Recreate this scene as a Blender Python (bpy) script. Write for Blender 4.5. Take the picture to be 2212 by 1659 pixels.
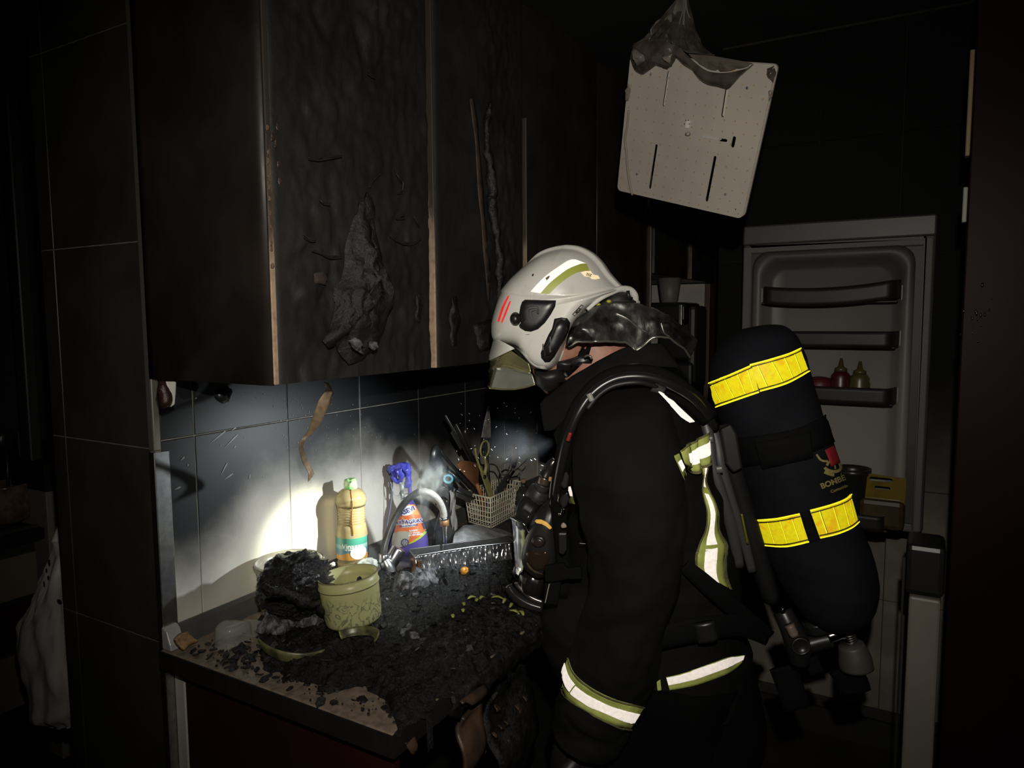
import bpy, bmesh, math, random
from mathutils import Vector, Matrix, noise, geometry
from mathutils.bvhtree import BVHTree
random.seed(7)
for o in list(bpy.data.objects): bpy.data.objects.remove(o)
SC = bpy.context.scene
COL = SC.collection
V = Vector
# ------------------------------------------------------------------ camera
F, CX, CY = 1550.0, 1106.0, 829.5
YAW, PIT, ROL = math.radians(30.2), math.radians(5.25), math.radians(0.35)
CAM = V((0, -1.313, 1.56))
UP = V((0, 0, 1))
FH = V((math.cos(YAW), math.sin(YAW), 0))
RT = V((math.sin(YAW), -math.cos(YAW), 0))
FW = FH*math.cos(PIT) - UP*math.sin(PIT)
DN = -UP*math.cos(PIT) - FH*math.sin(PIT)
cr, sr = math.cos(ROL), math.sin(ROL)
CRT = RT*cr + DN*sr
CUP = RT*sr - DN*cr
cd = bpy.data.cameras.new('camera')
cd.sensor_width = 36.0
cd.lens = F/2212*36.0
cd.clip_start = 0.02
co = bpy.data.objects.new('camera', cd)
COL.objects.link(co)
m = Matrix((CRT, CUP, -FW)).transposed().to_4x4()
m.translation = CAM
co.matrix_world = m
SC.camera = co
# ------------------------------------------------------------------ world, lamps, exposure
SC.view_settings.view_transform = 'Standard'
SC.view_settings.look = 'None'
SC.view_settings.exposure = 0
SC.view_settings.gamma = 1
SC.view_settings.use_curve_mapping = False
w = bpy.data.worlds.new('world')
SC.world = w
w.use_nodes = True
w.node_tree.nodes['Background'].inputs[0].default_value = (0.5, 0.52, 0.55, 1)
w.node_tree.nodes['Background'].inputs[1].default_value = 0.0006

def ray(x, y):
    a, b = (x-CX)/F, (y-CY)/F
    return FW + CRT*a - CUP*b
def on(x, y, ax, v):
    d = ray(x, y)
    return CAM + d*((v-CAM[ax])/d[ax])
def at(x, y, dep):
    return CAM + ray(x, y)*dep

def spot(name, loc, target, energy, color, size, blend, radius):
    l = bpy.data.lights.new(name, 'SPOT')
    l.energy, l.color, l.spot_size, l.spot_blend, l.shadow_soft_size = energy, color, math.radians(size), blend, radius
    o = bpy.data.objects.new(name, l)
    COL.objects.link(o)
    o.location = loc
    o.rotation_euler = (V(target)-V(loc)).to_track_quat('-Z', 'Y').to_euler()
    return o
# the photographer's own lamp, held just above the lens
spot('photographer_lamp', CAM+UP*0.17+RT*0.03, at(1230, 790, 1.6), 62, (1.0, 0.93, 0.82), 94, 1.0, 0.012)
# the firefighter's chest torch: hot spot and its spill
TORCH = V((1.470, -0.575, 1.275))
HOT = on(655, 1160, 1, 0)
spot('torch_hot_spot', TORCH, HOT, 78, (0.98, 1.0, 0.78), 25, 1.0, 0.012)
spot('torch_spill', TORCH, HOT+V((0.08, 0, -0.04)), 19, (0.90, 0.97, 1.0), 92, 1.0, 0.012)

# ------------------------------------------------------------------ mesh helpers
ORG = {}
class MB:
    def __init__(s): s.v, s.f = [], []
    def add(s, vs, fs):
        n = len(s.v)
        s.v += [V(p) for p in vs]
        s.f += [tuple(i+n for i in f) for f in fs]
        return s
    def box(s, a, b):
        (x0, y0, z0), (x1, y1, z1) = a, b
        return s.add([(x0,y0,z0),(x1,y0,z0),(x1,y1,z0),(x0,y1,z0),(x0,y0,z1),(x1,y0,z1),(x1,y1,z1),(x0,y1,z1)],
                     [(0,3,2,1),(4,5,6,7),(0,1,5,4),(1,2,6,5),(2,3,7,6),(3,0,4,7)])
    def obox(s, c, ax, ay, az):
        c, ax, ay, az = V(c), V(ax), V(ay), V(az)
        P = [c+ax*i+ay*j+az*k for k in (-1,1) for i, j in ((-1,-1),(1,-1),(1,1),(-1,1))]
        return s.add(P, [(0,3,2,1),(4,5,6,7),(0,1,5,4),(1,2,6,5),(2,3,7,6),(3,0,4,7)])
    def grid(s, fn, nu, nv, cu=False, cv=False):
        n = len(s.v)
        for i in range(nu+(0 if cu else 1)):
            for j in range(nv+(0 if cv else 1)):
                s.v.append(V(fn(i/nu, j/nv)))
        W, H = nv+(0 if cv else 1), nu+(0 if cu else 1)
        for i in range(nu):
            for j in range(nv):
                a, b = i, (i+1) % H
                c, d = j, (j+1) % W
                s.f.append((n+a*W+c, n+b*W+c, n+b*W+d, n+a*W+d))
        return s
    def rings(s, R, caps=True):
        n, k = len(s.v), len(R[0])
        for r in R: s.v += [V(p) for p in r]
        for i in range(len(R)-1):
            for j in range(k):
                q = (j+1) % k
                s.f.append((n+i*k+j, n+i*k+q, n+(i+1)*k+q, n+(i+1)*k+j))
        if caps:
            s.f.append(tuple(n+j for j in reversed(range(k))))
            s.f.append(tuple(n+(len(R)-1)*k+j for j in range(k)))
        return s
    def tube(s, pts, rad, seg=10, flat=1.0, nrm=None, smooth=0, caps=True):
        pts = [V(p) for p in pts]
        if not isinstance(rad, (list, tuple)): rad = [rad]*len(pts)
        if smooth: pts, rad = crs(pts, smooth), [x for x in crs([V((r,0,0)) for r in rad], smooth)]; rad = [r if isinstance(r, float) else r.x for r in rad]
        R = []
        prev = None
        for i, p in enumerate(pts):
            t = (pts[min(i+1, len(pts)-1)]-pts[max(i-1, 0)]).normalized()
            if prev is None:
                u = V(nrm) if nrm else (V((0,0,1)) if abs(t.z) < .9 else V((1,0,0)))
            else: u = prev
            u = (u-t*u.dot(t)).normalized()
            prev = u
            w_ = t.cross(u)
            R.append([p+(u*math.cos(a)*flat+w_*math.sin(a))*rad[i] for a in [2*math.pi*k/seg for k in range(seg)]])
        return s.rings(R, caps)
    def lathe(s, prof, base, axis=(0,0,1), seg=24, caps=True, squash=(1,1)):
        ax = V(axis).normalized()
        u = ax.orthogonal().normalized()
        if abs(ax.z) > .95: u = V((1,0,0)); u = (u-ax*u.dot(ax)).normalized()
        w_ = ax.cross(u)
        R = [[V(base)+ax*z+(u*math.cos(a)*squash[0]+w_*math.sin(a)*squash[1])*max(r, 1e-5) for a in [2*math.pi*k/seg for k in range(seg)]] for r, z in prof]
        return s.rings(R, caps)
    def prism(s, poly, d):
        n, k = len(s.v), len(poly)
        d = V(d)
        tri = geometry.tessellate_polygon([[V(p) for p in poly]])
        s.v += [V(p) for p in poly]+[V(p)+d for p in poly]
        for t in tri:
            s.f.append((n+t[0], n+t[1], n+t[2])); s.f.append((n+k+t[2], n+k+t[1], n+k+t[0]))
        for i in range(k):
            q = (i+1) % k
            s.f.append((n+i, n+q, n+k+q, n+k+i))
        return s
    def sphere(s, c, r, nu=12, nv=8, sq=(1,1,1), fn=None):
        c = V(c)
        R = []
        for i in range(nv+1):
            th = math.pi*i/nv
            ring = []
            for j in range(nu):
                a = 2*math.pi*j/nu
                d = V((math.sin(th)*math.cos(a), math.sin(th)*math.sin(a), math.cos(th)))
                k = r*(fn(d) if fn else 1)
                ring.append(c+V((d.x*sq[0], d.y*sq[1], d.z*sq[2]))*k)
            R.append(ring)
        return s.rings(R, False)
    def bvh(s): return BVHTree.FromPolygons([tuple(v) for v in s.v], s.f)
    def build(s, name, mat, parent=None, smooth=True, bevel=0, solid=0, origin=None, sub=0, wn=False, off=-1):
        if parent is not None: org = ORG[parent.name]
        elif origin is not None: org = V(origin)
        else:
            xs = [v.x for v in s.v]; ys = [v.y for v in s.v]; zs = [v.z for v in s.v]
            org = V(((min(xs)+max(xs))/2, (min(ys)+max(ys))/2, min(zs)))
        me = bpy.data.meshes.new(name)
        me.from_pydata([tuple(v-org) for v in s.v], [], s.f)
        bm = bmesh.new(); bm.from_mesh(me)
        bmesh.ops.remove_doubles(bm, verts=bm.verts, dist=1e-6)
        bmesh.ops.recalc_face_normals(bm, faces=bm.faces)
        bm.to_mesh(me); bm.free()
        if smooth: me.polygons.foreach_set('use_smooth', [True]*len(me.polygons))
        me.materials.append(mat)
        o = bpy.data.objects.new(name, me)
        COL.objects.link(o)
        if parent is not None: o.parent = parent
        else: o.location = org
        ORG[o.name] = org
        if solid:
            md = o.modifiers.new('s', 'SOLIDIFY'); md.thickness = solid; md.offset = off
        if bevel:
            md = o.modifiers.new('b', 'BEVEL'); md.width = bevel; md.segments = 2; md.limit_method = 'ANGLE'; md.angle_limit = math.radians(40)
        if sub:
            md = o.modifiers.new('u', 'SUBSURF'); md.levels = md.render_levels = sub
        return o

def root(name, loc):
    o = bpy.data.objects.new(name, None)
    o.empty_display_size = .05
    COL.objects.link(o)
    o.location = V(loc)
    ORG[o.name] = V(loc)
    return o
def tag(o, label, cat, group=None):
    o['label'] = label; o['category'] = cat
    if group: o['group'] = group
    return o
def lab(o, t): o['label'] = t; return o
def structure(o): o['kind'] = 'structure'; return o
def stuff(o): o['kind'] = 'stuff'; return o

def crs(P, n):
    """Catmull-Rom resampling, n steps per span"""
    out = []
    for i in range(len(P)-1):
        p0, p1, p2, p3 = P[max(i-1, 0)], P[i], P[i+1], P[min(i+2, len(P)-1)]
        for k in range(n):
            t = k/n
            out.append(0.5*((2*p1)+(p2-p0)*t+(2*p0-5*p1+4*p2-p3)*t*t+(3*p1-p0-3*p2+p3)*t**3))
    out.append(P[-1]*1.0)
    return out
def pl(P, t):
    """point at t in 0..1 along a polyline of tuples"""
    n = len(P)-1
    i = min(int(t*n), n-1)
    k = t*n-i
    return tuple(a+(b-a)*k for a, b in zip(P[i], P[i+1]))
def smooth(a, b, x):
    t = min(1, max(0, (x-a)/(b-a)))
    return t*t*(3-2*t)
def nz(p, f=1.0, oct=3):
    return noise.fractal(V(p)*f, 1.0, 2.0, oct)

# ---- draping: put pieces on a surface that already stands there
def hit(bvhs, x, y, off):
    d = ray(x, y).normalized()
    best = None
    for b in bvhs:
        p, n, i, t = b.ray_cast(CAM, d)
        if p is not None and (best is None or t < best[2]): best = (p, n, t)
    if best is None:
        for b in bvhs:
            for dep in (1.2, 1.3, 1.4, 1.5, 1.6, 1.7, 2.0):
                p, n, i, t = b.find_nearest(CAM+d*dep)
                if p is not None and (best is None or t < best[2]): best = (p, n, t)
    p, n, t = best
    if n.dot(d) > 0: n = -n
    return p+n*off, n
def band(bvhs, A, B, t0=0, t1=1, u0=0, u1=1, off=.002, nu=40, nv=5, wav=None, mb=None):
    mb = mb or MB()
    A, B = [[(q.x, q.y) for q in crs([V((p[0], p[1], 0)) for p in P], 5)] if len(P) > 2 else P for P in (A, B)]
    def fn(u, v):
        uu = u0+(u1-u0)*u
        a, b = pl(A, uu), pl(B, uu)
        t = t0+(t1-t0)*v
        o = off+(wav(uu, t) if wav else 0)
        return hit(bvhs, a[0]+(b[0]-a[0])*t, a[1]+(b[1]-a[1])*t, o)[0]
    return mb.grid(fn, nu, nv)
def badge(bvhs, poly, h=.004, rings=6, cen=None, p=6, base=.0005, dens=1, mb=None):
    mb = mb or MB()
    if dens > 1:
        q = []
        for i in range(len(poly)):
            a, b = poly[i], poly[(i+1) % len(poly)]
            for k in range(dens): q.append((a[0]+(b[0]-a[0])*k/dens, a[1]+(b[1]-a[1])*k/dens))
        poly = q
    cx, cy = cen or (sum(a[0] for a in poly)/len(poly), sum(a[1] for a in poly)/len(poly))
    R = []
    for l in [1, .985]+[1-(i+1)/(rings+1) for i in range(rings)]+[.02]:
        o = base+h*(1-l**p) if l < 1 else base
        R.append([hit(bvhs, cx+(a[0]-cx)*l, cy+(a[1]-cy)*l, o)[0] for a in poly])
    return mb.rings(R, False)
def zpts(pts, sc, ox, oy): return [(x/sc+ox, y/sc+oy) for x, y in pts]
def circ(cx, cy, r, n=18, ry=None, rot=0):
    ry = ry or r
    return [(cx+r*math.cos(a)*math.cos(rot)-ry*math.sin(a)*math.sin(rot), cy+r*math.cos(a)*math.sin(rot)+ry*math.sin(a)*math.cos(rot)) for a in [2*math.pi*k/n for k in range(n)]]

# ---- lettering as real, thin mesh
def text_mesh(txt, size=1.0, bold=0.0, extr=0.0, shear=0, space=1.0):
    c = bpy.data.curves.new('lettering', 'FONT')
    c.body = txt; c.size = size; c.offset = bold; c.extrude = extr; c.resolution_u = 3; c.shear = shear; c.space_character = space
    c.align_x = 'CENTER'; c.align_y = 'CENTER'
    o = bpy.data.objects.new('lettering', c)
    COL.objects.link(o)
    dg = bpy.context.evaluated_depsgraph_get()
    me = bpy.data.meshes.new_from_object(o.evaluated_get(dg))
    bm = bmesh.new(); bm.from_mesh(me)
    bmesh.ops.triangulate(bm, faces=bm.faces)
    bmesh.ops.subdivide_edges(bm, edges=[e for e in bm.edges if e.calc_length() > size*.25], cuts=2)
    vs = [v.co.copy() for v in bm.verts]
    bm.verts.index_update()
    fs = [tuple(v.index for v in f.verts) for f in bm.faces]
    bm.free()
    bpy.data.objects.remove(o); bpy.data.curves.remove(c); bpy.data.meshes.remove(me)
    return vs, fs
def text_map(txt, fn, size=1.0, mb=None, **k):
    vs, fs = text_mesh(txt, size, **k)
    mb = mb or MB()
    return mb.add([fn(v.x, v.y) for v in vs], fs)
# ------------------------------------------------------------------ materials
class NT:
    def __init__(s, name):
        s.m = bpy.data.materials.new(name); s.m.use_nodes = True
        s.t = s.m.node_tree; s.n = s.t.nodes; s.l = s.t.links
        s.b = s.n['Principled BSDF']
    def node(s, typ, **k):
        x = s.n.new(typ)
        for a, v in k.items():
            if a.startswith('i_'): x.inputs[a[2:]].default_value = v
            else: setattr(x, a, v)
        return x
    def lk(s, a, b): s.l.new(a, b)
    def pos(s): return s.node('ShaderNodeNewGeometry').outputs['Position']
    def tex(s, kind='NOISE', scale=10, detail=4, rough=.55, dist=0, vec=None, stretch=None):
        v = vec or s.pos()
        if stretch:
            mp = s.node('ShaderNodeMapping'); mp.inputs['Scale'].default_value = stretch
            s.lk(v, mp.inputs['Vector']); v = mp.outputs[0]
        if kind == 'NOISE':
            t = s.node('ShaderNodeTexNoise'); t.inputs['Scale'].default_value = scale; t.inputs['Detail'].default_value = detail
            t.inputs['Roughness'].default_value = rough; t.inputs['Distortion'].default_value = dist
            s.lk(v, t.inputs['Vector']); return t.outputs['Fac']
        t = s.node('ShaderNodeTexVoronoi'); t.inputs['Scale'].default_value = scale
        s.lk(v, t.inputs['Vector']); return t.outputs['Distance']
    def ramp(s, fac, a, b, c0=(0,0,0,1), c1=(1,1,1,1)):
        r = s.node('ShaderNodeValToRGB'); e = r.color_ramp.elements
        e[0].position, e[1].position = a, b; e[0].color, e[1].color = c0, c1
        s.lk(fac, r.inputs[0]); return r.outputs[0]
    def mix(s, fac, a, b):
        x = s.node('ShaderNodeMix', data_type='RGBA')
        for sock, val in ((x.inputs[0], fac), (x.inputs[6], a), (x.inputs[7], b)):
            if isinstance(val, (int, float)): sock.default_value = val
            elif isinstance(val, tuple): sock.default_value = val if len(val) == 4 else (*val, 1)
            else: s.lk(val, sock)
        return x.outputs[2]
    def math(s, op, a, b=None, c=None):
        x = s.node('ShaderNodeMath', operation=op)
        for i, v in enumerate((a, b, c)):
            if v is None: continue
            if isinstance(v, (int, float)): x.inputs[i].default_value = v
            else: s.lk(v, x.inputs[i])
        return x.outputs[0]
    def rng(s, v, a, b, c=0, d=1):
        x = s.node('ShaderNodeMapRange', interpolation_type='SMOOTHSTEP')
        s.lk(v, x.inputs[0])
        for i, q in enumerate((a, b, c, d)): x.inputs[i+1].default_value = q
        return x.outputs[0]
    def bump(s, h, strength=.3, dist=.01):
        x = s.node('ShaderNodeBump'); x.inputs['Strength'].default_value = strength; x.inputs['Distance'].default_value = dist
        s.lk(h, x.inputs['Height']); s.lk(x.outputs[0], s.b.inputs['Normal']); return x
    def z(s):
        x = s.node('ShaderNodeSeparateXYZ'); s.lk(s.pos(), x.inputs[0]); return x.outputs[2]
    def set(s, **k):
        M = dict(col='Base Color', rough='Roughness', metal='Metallic', trans='Transmission Weight', alpha='Alpha', spec='Specular IOR Level', coat='Coat Weight', ior='IOR', sheen='Sheen Weight', sss='Subsurface Weight')
        for a, v in k.items():
            i = s.b.inputs[M[a]]
            if isinstance(v, (int, float)): i.default_value = v
            elif isinstance(v, tuple): i.default_value = v if len(v) == 4 else (*v, 1)
            else: s.lk(v, i)
        return s

def mat(name, col, rough=.5, col2=None, sc=30, bump=0, bsc=None, bd=.002, **k):
    t = NT(name)
    if col2: c = t.mix(t.rng(t.tex(scale=sc), .3, .7), col, col2)
    else: c = col
    t.set(col=c, rough=rough, **k)
    if bump: t.bump(t.tex(scale=bsc or sc, detail=6), bump, bd)
    return t.m

def tile_mat(name, clean, z0, z1, soot=(.010, .011, .013), r0=.22, r1=.42, spec=.5):
    t = NT(name)
    p = t.pos()
    sp = t.node('ShaderNodeSeparateXYZ'); t.lk(p, sp.inputs[0])
    n = t.math('MULTIPLY_ADD', t.tex(scale=4.5, detail=6), .22, -.11)
    zz = t.math('ADD', sp.outputs[2], n)
    # smoke rises thicker away from the near end of the wall
    zz = t.math('MULTIPLY_ADD', t.math('SUBTRACT', sp.outputs[0], 1.15), .12, zz)
    zz = t.math('SUBTRACT', zz, t.rng(sp.outputs[0], 1.18, .9, 0, -.20))
    fac = t.rng(zz, z0, z1)
    dirt = t.rng(t.tex(scale=90, detail=4), .62, .8, 0, .25)
    c = t.mix(dirt, clean, (.25, .22, .16))
    c = t.mix(t.rng(t.tex(scale=7, detail=5), .4, .75, 0, .35), c, (.36, .33, .25))
    c = t.mix(fac, c, soot)
    t.set(col=c, rough=t.rng(fac, 0, 1, r0, r1), spec=spec)
    return t.m
M = {}
M['tile_counter'] = tile_mat('glazed_cream_tile', (.62, .60, .54), 1.075, 1.31)
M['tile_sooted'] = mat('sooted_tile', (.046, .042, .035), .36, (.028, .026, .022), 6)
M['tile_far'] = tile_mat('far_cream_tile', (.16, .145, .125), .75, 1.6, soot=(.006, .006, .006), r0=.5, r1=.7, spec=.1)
M['grout'] = mat('grout', (.34, .32, .28), .9, (.20, .19, .17), 40)
M['grout_dark'] = mat('sooted_grout', (.26, .24, .21), .8, (.15, .14, .12), 30)
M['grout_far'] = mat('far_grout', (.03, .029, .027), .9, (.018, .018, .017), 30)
M['soot_black'] = mat('soot_black', (.008, .008, .008), .7, (.013, .012, .011), 12)
M['ceiling'] = mat('sooted_ceiling', (.012, .012, .013), .85, (.02, .02, .02), 5)
M['floor'] = mat('dark_floor', (.03, .026, .022), .5, (.018, .016, .014), 8)
def cab(name, a, b, rough=.42, bump=.0, bs=40):
    t = NT(name)
    c = t.mix(t.rng(t.tex(scale=5, detail=6), .35, .7), a, b)
    t.set(col=c, rough=t.rng(t.tex(scale=9, detail=5), .3, .7, rough-.08, rough+.15))
    if bump: t.bump(t.tex(scale=bs, detail=8, rough=.65), bump, .004)
    return t.m
M['cab'] = cab('scorched_cabinet_lacquer', (.015, .0128, .011), (.024, .0175, .0145), .45)
M['cab_char'] = cab('blistered_cabinet_veneer', (.012, .0112, .0108), (.021, .0188, .0172), .55, .35, 55)
M['char_flap'] = cab('charred_veneer', (.008, .008, .0085), (.017, .0163, .0155), .28, 1.0, 95)
def edge(name, z0, z1):
    t = NT(name)
    n = t.math('MULTIPLY_ADD', t.tex(scale=30, detail=6, stretch=(1, 1, .25)), .5, -.25)
    f = t.rng(t.math('ADD', t.z(), n), z0, z1)
    c = t.mix(t.rng(t.tex(scale=60), .4, .7), (.46, .33, .23), (.34, .23, .155))
    c = t.mix(f, c, (.045, .036, .029))
    t.set(col=c, rough=.5); return t.m
M['edge'] = edge('worn_edge_band', 1.58, 1.86)
M['edge_dim'] = mat('brown_edge_band', (.055, .033, .024), .42, (.032, .021, .016), 14)
M['red_lam'] = mat('red_brown_laminate', (.034, .0085, .007), .42, (.02, .006, .005), 4, spec=.35)
M['red_tall'] = mat('tall_unit_laminate', (.014, .0045, .0035), .45, (.008, .003, .003), 3, spec=.06, bump=.1, bsc=14)
M['white_paint'] = mat('white_panel', (.50, .47, .42), .5, (.40, .37, .33), 8)
M['steel'] = mat('brushed_steel', (.62, .63, .64), .26, (.5, .5, .52), 20, metal=1.0)
M['alu'] = mat('aluminium_trim', (.55, .55, .55), .34, (.4, .4, .4), 60, metal=1.0, bump=.05, bsc=300)
M['steel_dirty'] = mat('smoked_steel', (.30, .30, .30), .38, (.14, .14, .14), 18, metal=.9)
M['worktop'] = mat('stone_pattern_worktop', (.25, .19, .14), .5, (.13, .10, .075), 60)
M['worktop_edge'] = mat('dark_worktop_edge', (.015, .0125, .0105), .7, (.009, .008, .0075), 20, spec=.2)
def charm(name, a, b, glint=.2, scale=150, r=(.14, .50), spec=.5):
    t = NT(name)
    n = t.tex(scale=scale, detail=8, rough=.7)
    c = t.mix(t.rng(t.tex(scale=scale*.4, detail=6), .42, .72), a, b)
    t.set(col=c, rough=t.rng(n, .35, .65, *r), spec=spec)
    t.bump(n, .9, .004); return t.m
M['char'] = charm('wet_char', (.0045, .0045, .005), (.013, .0125, .0125), scale=210, spec=.34)
M['char_wet'] = charm('soaked_char', (.004, .004, .0045), (.016, .0155, .0155), scale=330, r=(.05, .30))
M['char_dry'] = charm('dry_char', (.008, .008, .008), (.02, .019, .018), scale=90)
M['char_gray'] = charm('ashen_char', (.03, .03, .032), (.22, .22, .23), scale=170)
M['ash'] = charm('pale_ash_crust', (.62, .66, .58), (.06, .06, .06), scale=120)
M['black_plastic'] = mat('black_plastic', (.013, .013, .014), .34)
M['black_rubber'] = mat('black_rubber', (.012, .012, .012), .48)
M['dark_gray'] = mat('dark_grey_plastic', (.032, .032, .032), .45)
M['chrome'] = mat('chrome', (.8, .8, .8), .12, metal=1.0)
M['brass'] = mat('dull_brass', (.5, .34, .2), .3, metal=1.0)
# ------------------------------------------------------------------ the room
X0 = 0.853
fl = structure(MB().box((-1.2, -3.2, -.05), (4.2, 2.2, 0)).build('floor', M['floor'], smooth=False))
ce = structure(MB().box((-1.2, -3.2, 2.56), (4.2, 2.2, 2.62)).build('ceiling', M['ceiling'], smooth=False))
wl = structure(MB().box((X0+.0016, .0016, 0), (3.95, .37, 2.56)).build('wall_left', M['grout_dark'], smooth=False))
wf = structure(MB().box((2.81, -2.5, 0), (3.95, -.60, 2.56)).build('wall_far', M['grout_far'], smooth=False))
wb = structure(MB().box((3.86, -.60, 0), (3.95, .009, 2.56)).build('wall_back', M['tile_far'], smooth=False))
structure(MB().box((-1.2, 1.75, 0), (4.2, 1.82, 2.56)).build('wall_beyond', M['soot_black'], smooth=False))
structure(MB().box((-1.2, -3.2, 0), (4.2, -3.1, 2.56)).build('wall_right', M['soot_black'], smooth=False))
structure(MB().box((-1.25, -3.2, 0), (-1.18, 2.2, 2.56)).build('wall_near', M['soot_black'], smooth=False))
TM = {}
def tile(parent, lo, hi, mt, gap=.0010):
    """one tile with its own chamfered edge; alike tiles share a mesh"""
    lo, hi = V(lo), V(hi)
    d = tuple(round(v, 4) for v in hi-lo)
    key = (d, mt.name)
    k = min(range(3), key=lambda i: d[i])
    if key not in TM:
        mb = MB()
        a = [gap if i != k else 0 for i in range(3)]
        mb.box(a, [d[i]-a[i] for i in range(3)])
        o = mb.build('tile', mt, origin=(0, 0, 0), smooth=False, bevel=.0015)
        TM[key] = o
    else:
        o = TM[key].copy(); COL.objects.link(o)
    o.parent = parent
    o.location = lo-ORG[parent.name]
    return o
# long wall behind the counter: 25 x 40.6 cm tiles
xs = [X0+.014, .943, 1.194, 1.444, 1.70, 1.95, 2.20, 2.45, 2.70, 2.95, 3.20, 3.45, 3.70, 3.86]
zs = [0, .092, .499, .905, 1.321, 1.727, 2.133, 2.54]
for i in range(len(xs)-1):
    for j in range(2, len(zs)-1):
        if zs[j] > 1.6 and xs[i] < 2.7: continue            # behind the wall cabinets
        tile(wl, (xs[i], 0, zs[j]), (xs[i+1], .009, zs[j+1]), M['tile_counter'])
tile(wl, (X0+.014, 0, .50), (.943, .009, .905), M['tile_counter'])
# end of that wall, facing the camera
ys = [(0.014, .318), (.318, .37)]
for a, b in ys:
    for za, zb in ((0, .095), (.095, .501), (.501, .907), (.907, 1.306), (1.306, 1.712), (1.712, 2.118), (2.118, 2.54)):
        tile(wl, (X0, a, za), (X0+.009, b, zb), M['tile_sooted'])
# far wall tiles
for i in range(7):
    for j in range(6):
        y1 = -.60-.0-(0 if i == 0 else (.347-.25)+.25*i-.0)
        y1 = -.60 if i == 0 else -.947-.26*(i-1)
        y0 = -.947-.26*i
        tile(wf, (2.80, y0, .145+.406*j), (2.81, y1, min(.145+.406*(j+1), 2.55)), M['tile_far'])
structure(MB().box((2.795, -2.4, 0), (2.81, -.62, .10)).build('baseboard_far', M['soot_black'], smooth=False))
# aluminium corner trim on the wall end
tr = MB().box((X0-.003, -.003, .50), (X0+.030, .0005, 1.30)).box((X0-.003, -.003, .50), (X0, .016, 1.30))
structure(tr.build('trim_1', M['alu'], smooth=False, bevel=.002))
structure(MB().box((X0-.003, -.003, 1.302), (X0+.014, .016, 2.5)).build('trim_2', mat('sooted_trim', (.30, .28, .24), .35, metal=.7), smooth=False, bevel=.003))
# door frame of the opening on the left
df = MB()
df.box((1.0, .372, 0), (1.03, .43, 2.2)).box((1.05, .372, 0), (1.07, .46, 2.2))
structure(df.build('trim_3', M['dark_gray'], smooth=False, bevel=.004))
structure(MB().box((.60, .80, 0), (.64, .84, 2.3)).box((1.25, 1.30, .9), (1.29, 1.36, 2.3)).box((.98, 1.40, .9), (1.00, 1.46, 2.3)).build('door_1', M['dark_gray'], smooth=False, bevel=.006))

# ------------------------------------------------------------------ wall cabinets
YF = -.344
def charred(p, amt, f, n=V((0, -1, 0))):
    q = V(p)
    a = nz((q.x*1.3, q.y, q.z*.8), f, 4)
    b = max(0, nz((q.x*1.5+7, q.y, q.z*.7), f*2.4, 4))
    return n*(amt*(.45*a+.55*b+.35*nz((q.x*2.5, 3, q.z*1.1), f*.5, 4)))
def wall_cabinet(x0, x1, z0, z1, label, first=False, blister=0, ed=None, edw=.010):
    r = tag(root('wall_cabinet', ((x0+x1)/2, -.17, z0)), label, 'cabinet', 'sooted wall cabinets along the tiled wall')
    MB().box((x0+.001, YF+.022, z0), (x1-.001, -.003, z1)).build('carcass', M['cab'], r, smooth=False, bevel=.002)
    mb = MB()
    nx, nzz = (70, 130) if blister else (6, 10)
    def front(u, v):
        x, z = x0+.004+(x1-x0-.008)*u, z0+.001+(z1-z0-.002)*v
        p = V((x, YF, z))
        # rounded vertical edges
        e = min(u, 1-u)*(x1-x0)
        p.y += .014*(1-min(1, e/.016))**2
        if blister:
            k = blister(x, z)
            if k > 0:
                p += charred(p, .0075*k, 11)+V((0, -1, 0))*(.0035*k*nz((p.x*1.6, 1, p.z), 34, 3))
                # blisters with sharp, torn rims
                c_ = noise.voronoi(V((x*11, 0, z*7)))[0]
                p.y -= .006*k*smooth(.10, .16, c_[1]-c_[0])*max(0, .2+nz((x, 4, z), 5, 2))
        return p
    mb.grid(front, nx, nzz)
    mb.box((x0+.004, YF+.015, z0+.001), (x1-.004, YF+.021, z1-.001))
    d = mb.build('door', M['cab_char'] if blister else M['cab'], r)
    if ed:
        e = MB()
        zt = ed
        e.box((x0+.001, YF-.0015, z0+.001), (x0+edw, YF+.018, zt))
        e.build('edge_band', M['edge'] if first is not None else M['edge_dim'], r, smooth=False, bevel=.002)
    return r
def bl1(x, z): return smooth(.865, .93, x)*(1-.5*smooth(1.22, 1.32, x))
def bl2(x, z): return .75*smooth(1.50, 1.56, x)*(1-smooth(1.66, 1.72, x))+.12
c1 = wall_cabinet(X0, 1.318, 1.447, 2.40, 'scorched wall cabinet at the near end with a big charred flap of veneer', True, bl1, 2.36, .012)
wall_cabinet(1.319, 1.745, 1.447, 2.40, 'sooted wall cabinet behind the helmet front, a burnt crack down its door', True, bl2, 2.30, .0065)
wall_cabinet(1.746, 2.262, 1.447, 2.40, 'sooted wall cabinet above the white helmet crown', True, None, 2.1, .005)
wall_cabinet(2.263, 2.776, 1.447, 2.40, 'sooted wall cabinet just left of and below the hanging panel', True, None, None)
MB().box((2.764, YF-.002, 1.448), (2.777, YF+.02, 2.39)).build('edge_band', M['edge_dim'], [o for o in bpy.data.objects if o.name == 'wall_cabinet.003'][0], smooth=False, bevel=.004)
wall_cabinet(2.80, 3.32, 1.735, 2.40, 'short dark wall cabinet with a pale front edge, in the recess below the hanging panel', True, None, 2.3, .016)
wall_cabinet(3.325, 3.80, 1.735, 2.40, 'short dark wall cabinet deepest in the recess, beyond the pale-edged one', True, None, 1.95, .008)
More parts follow.
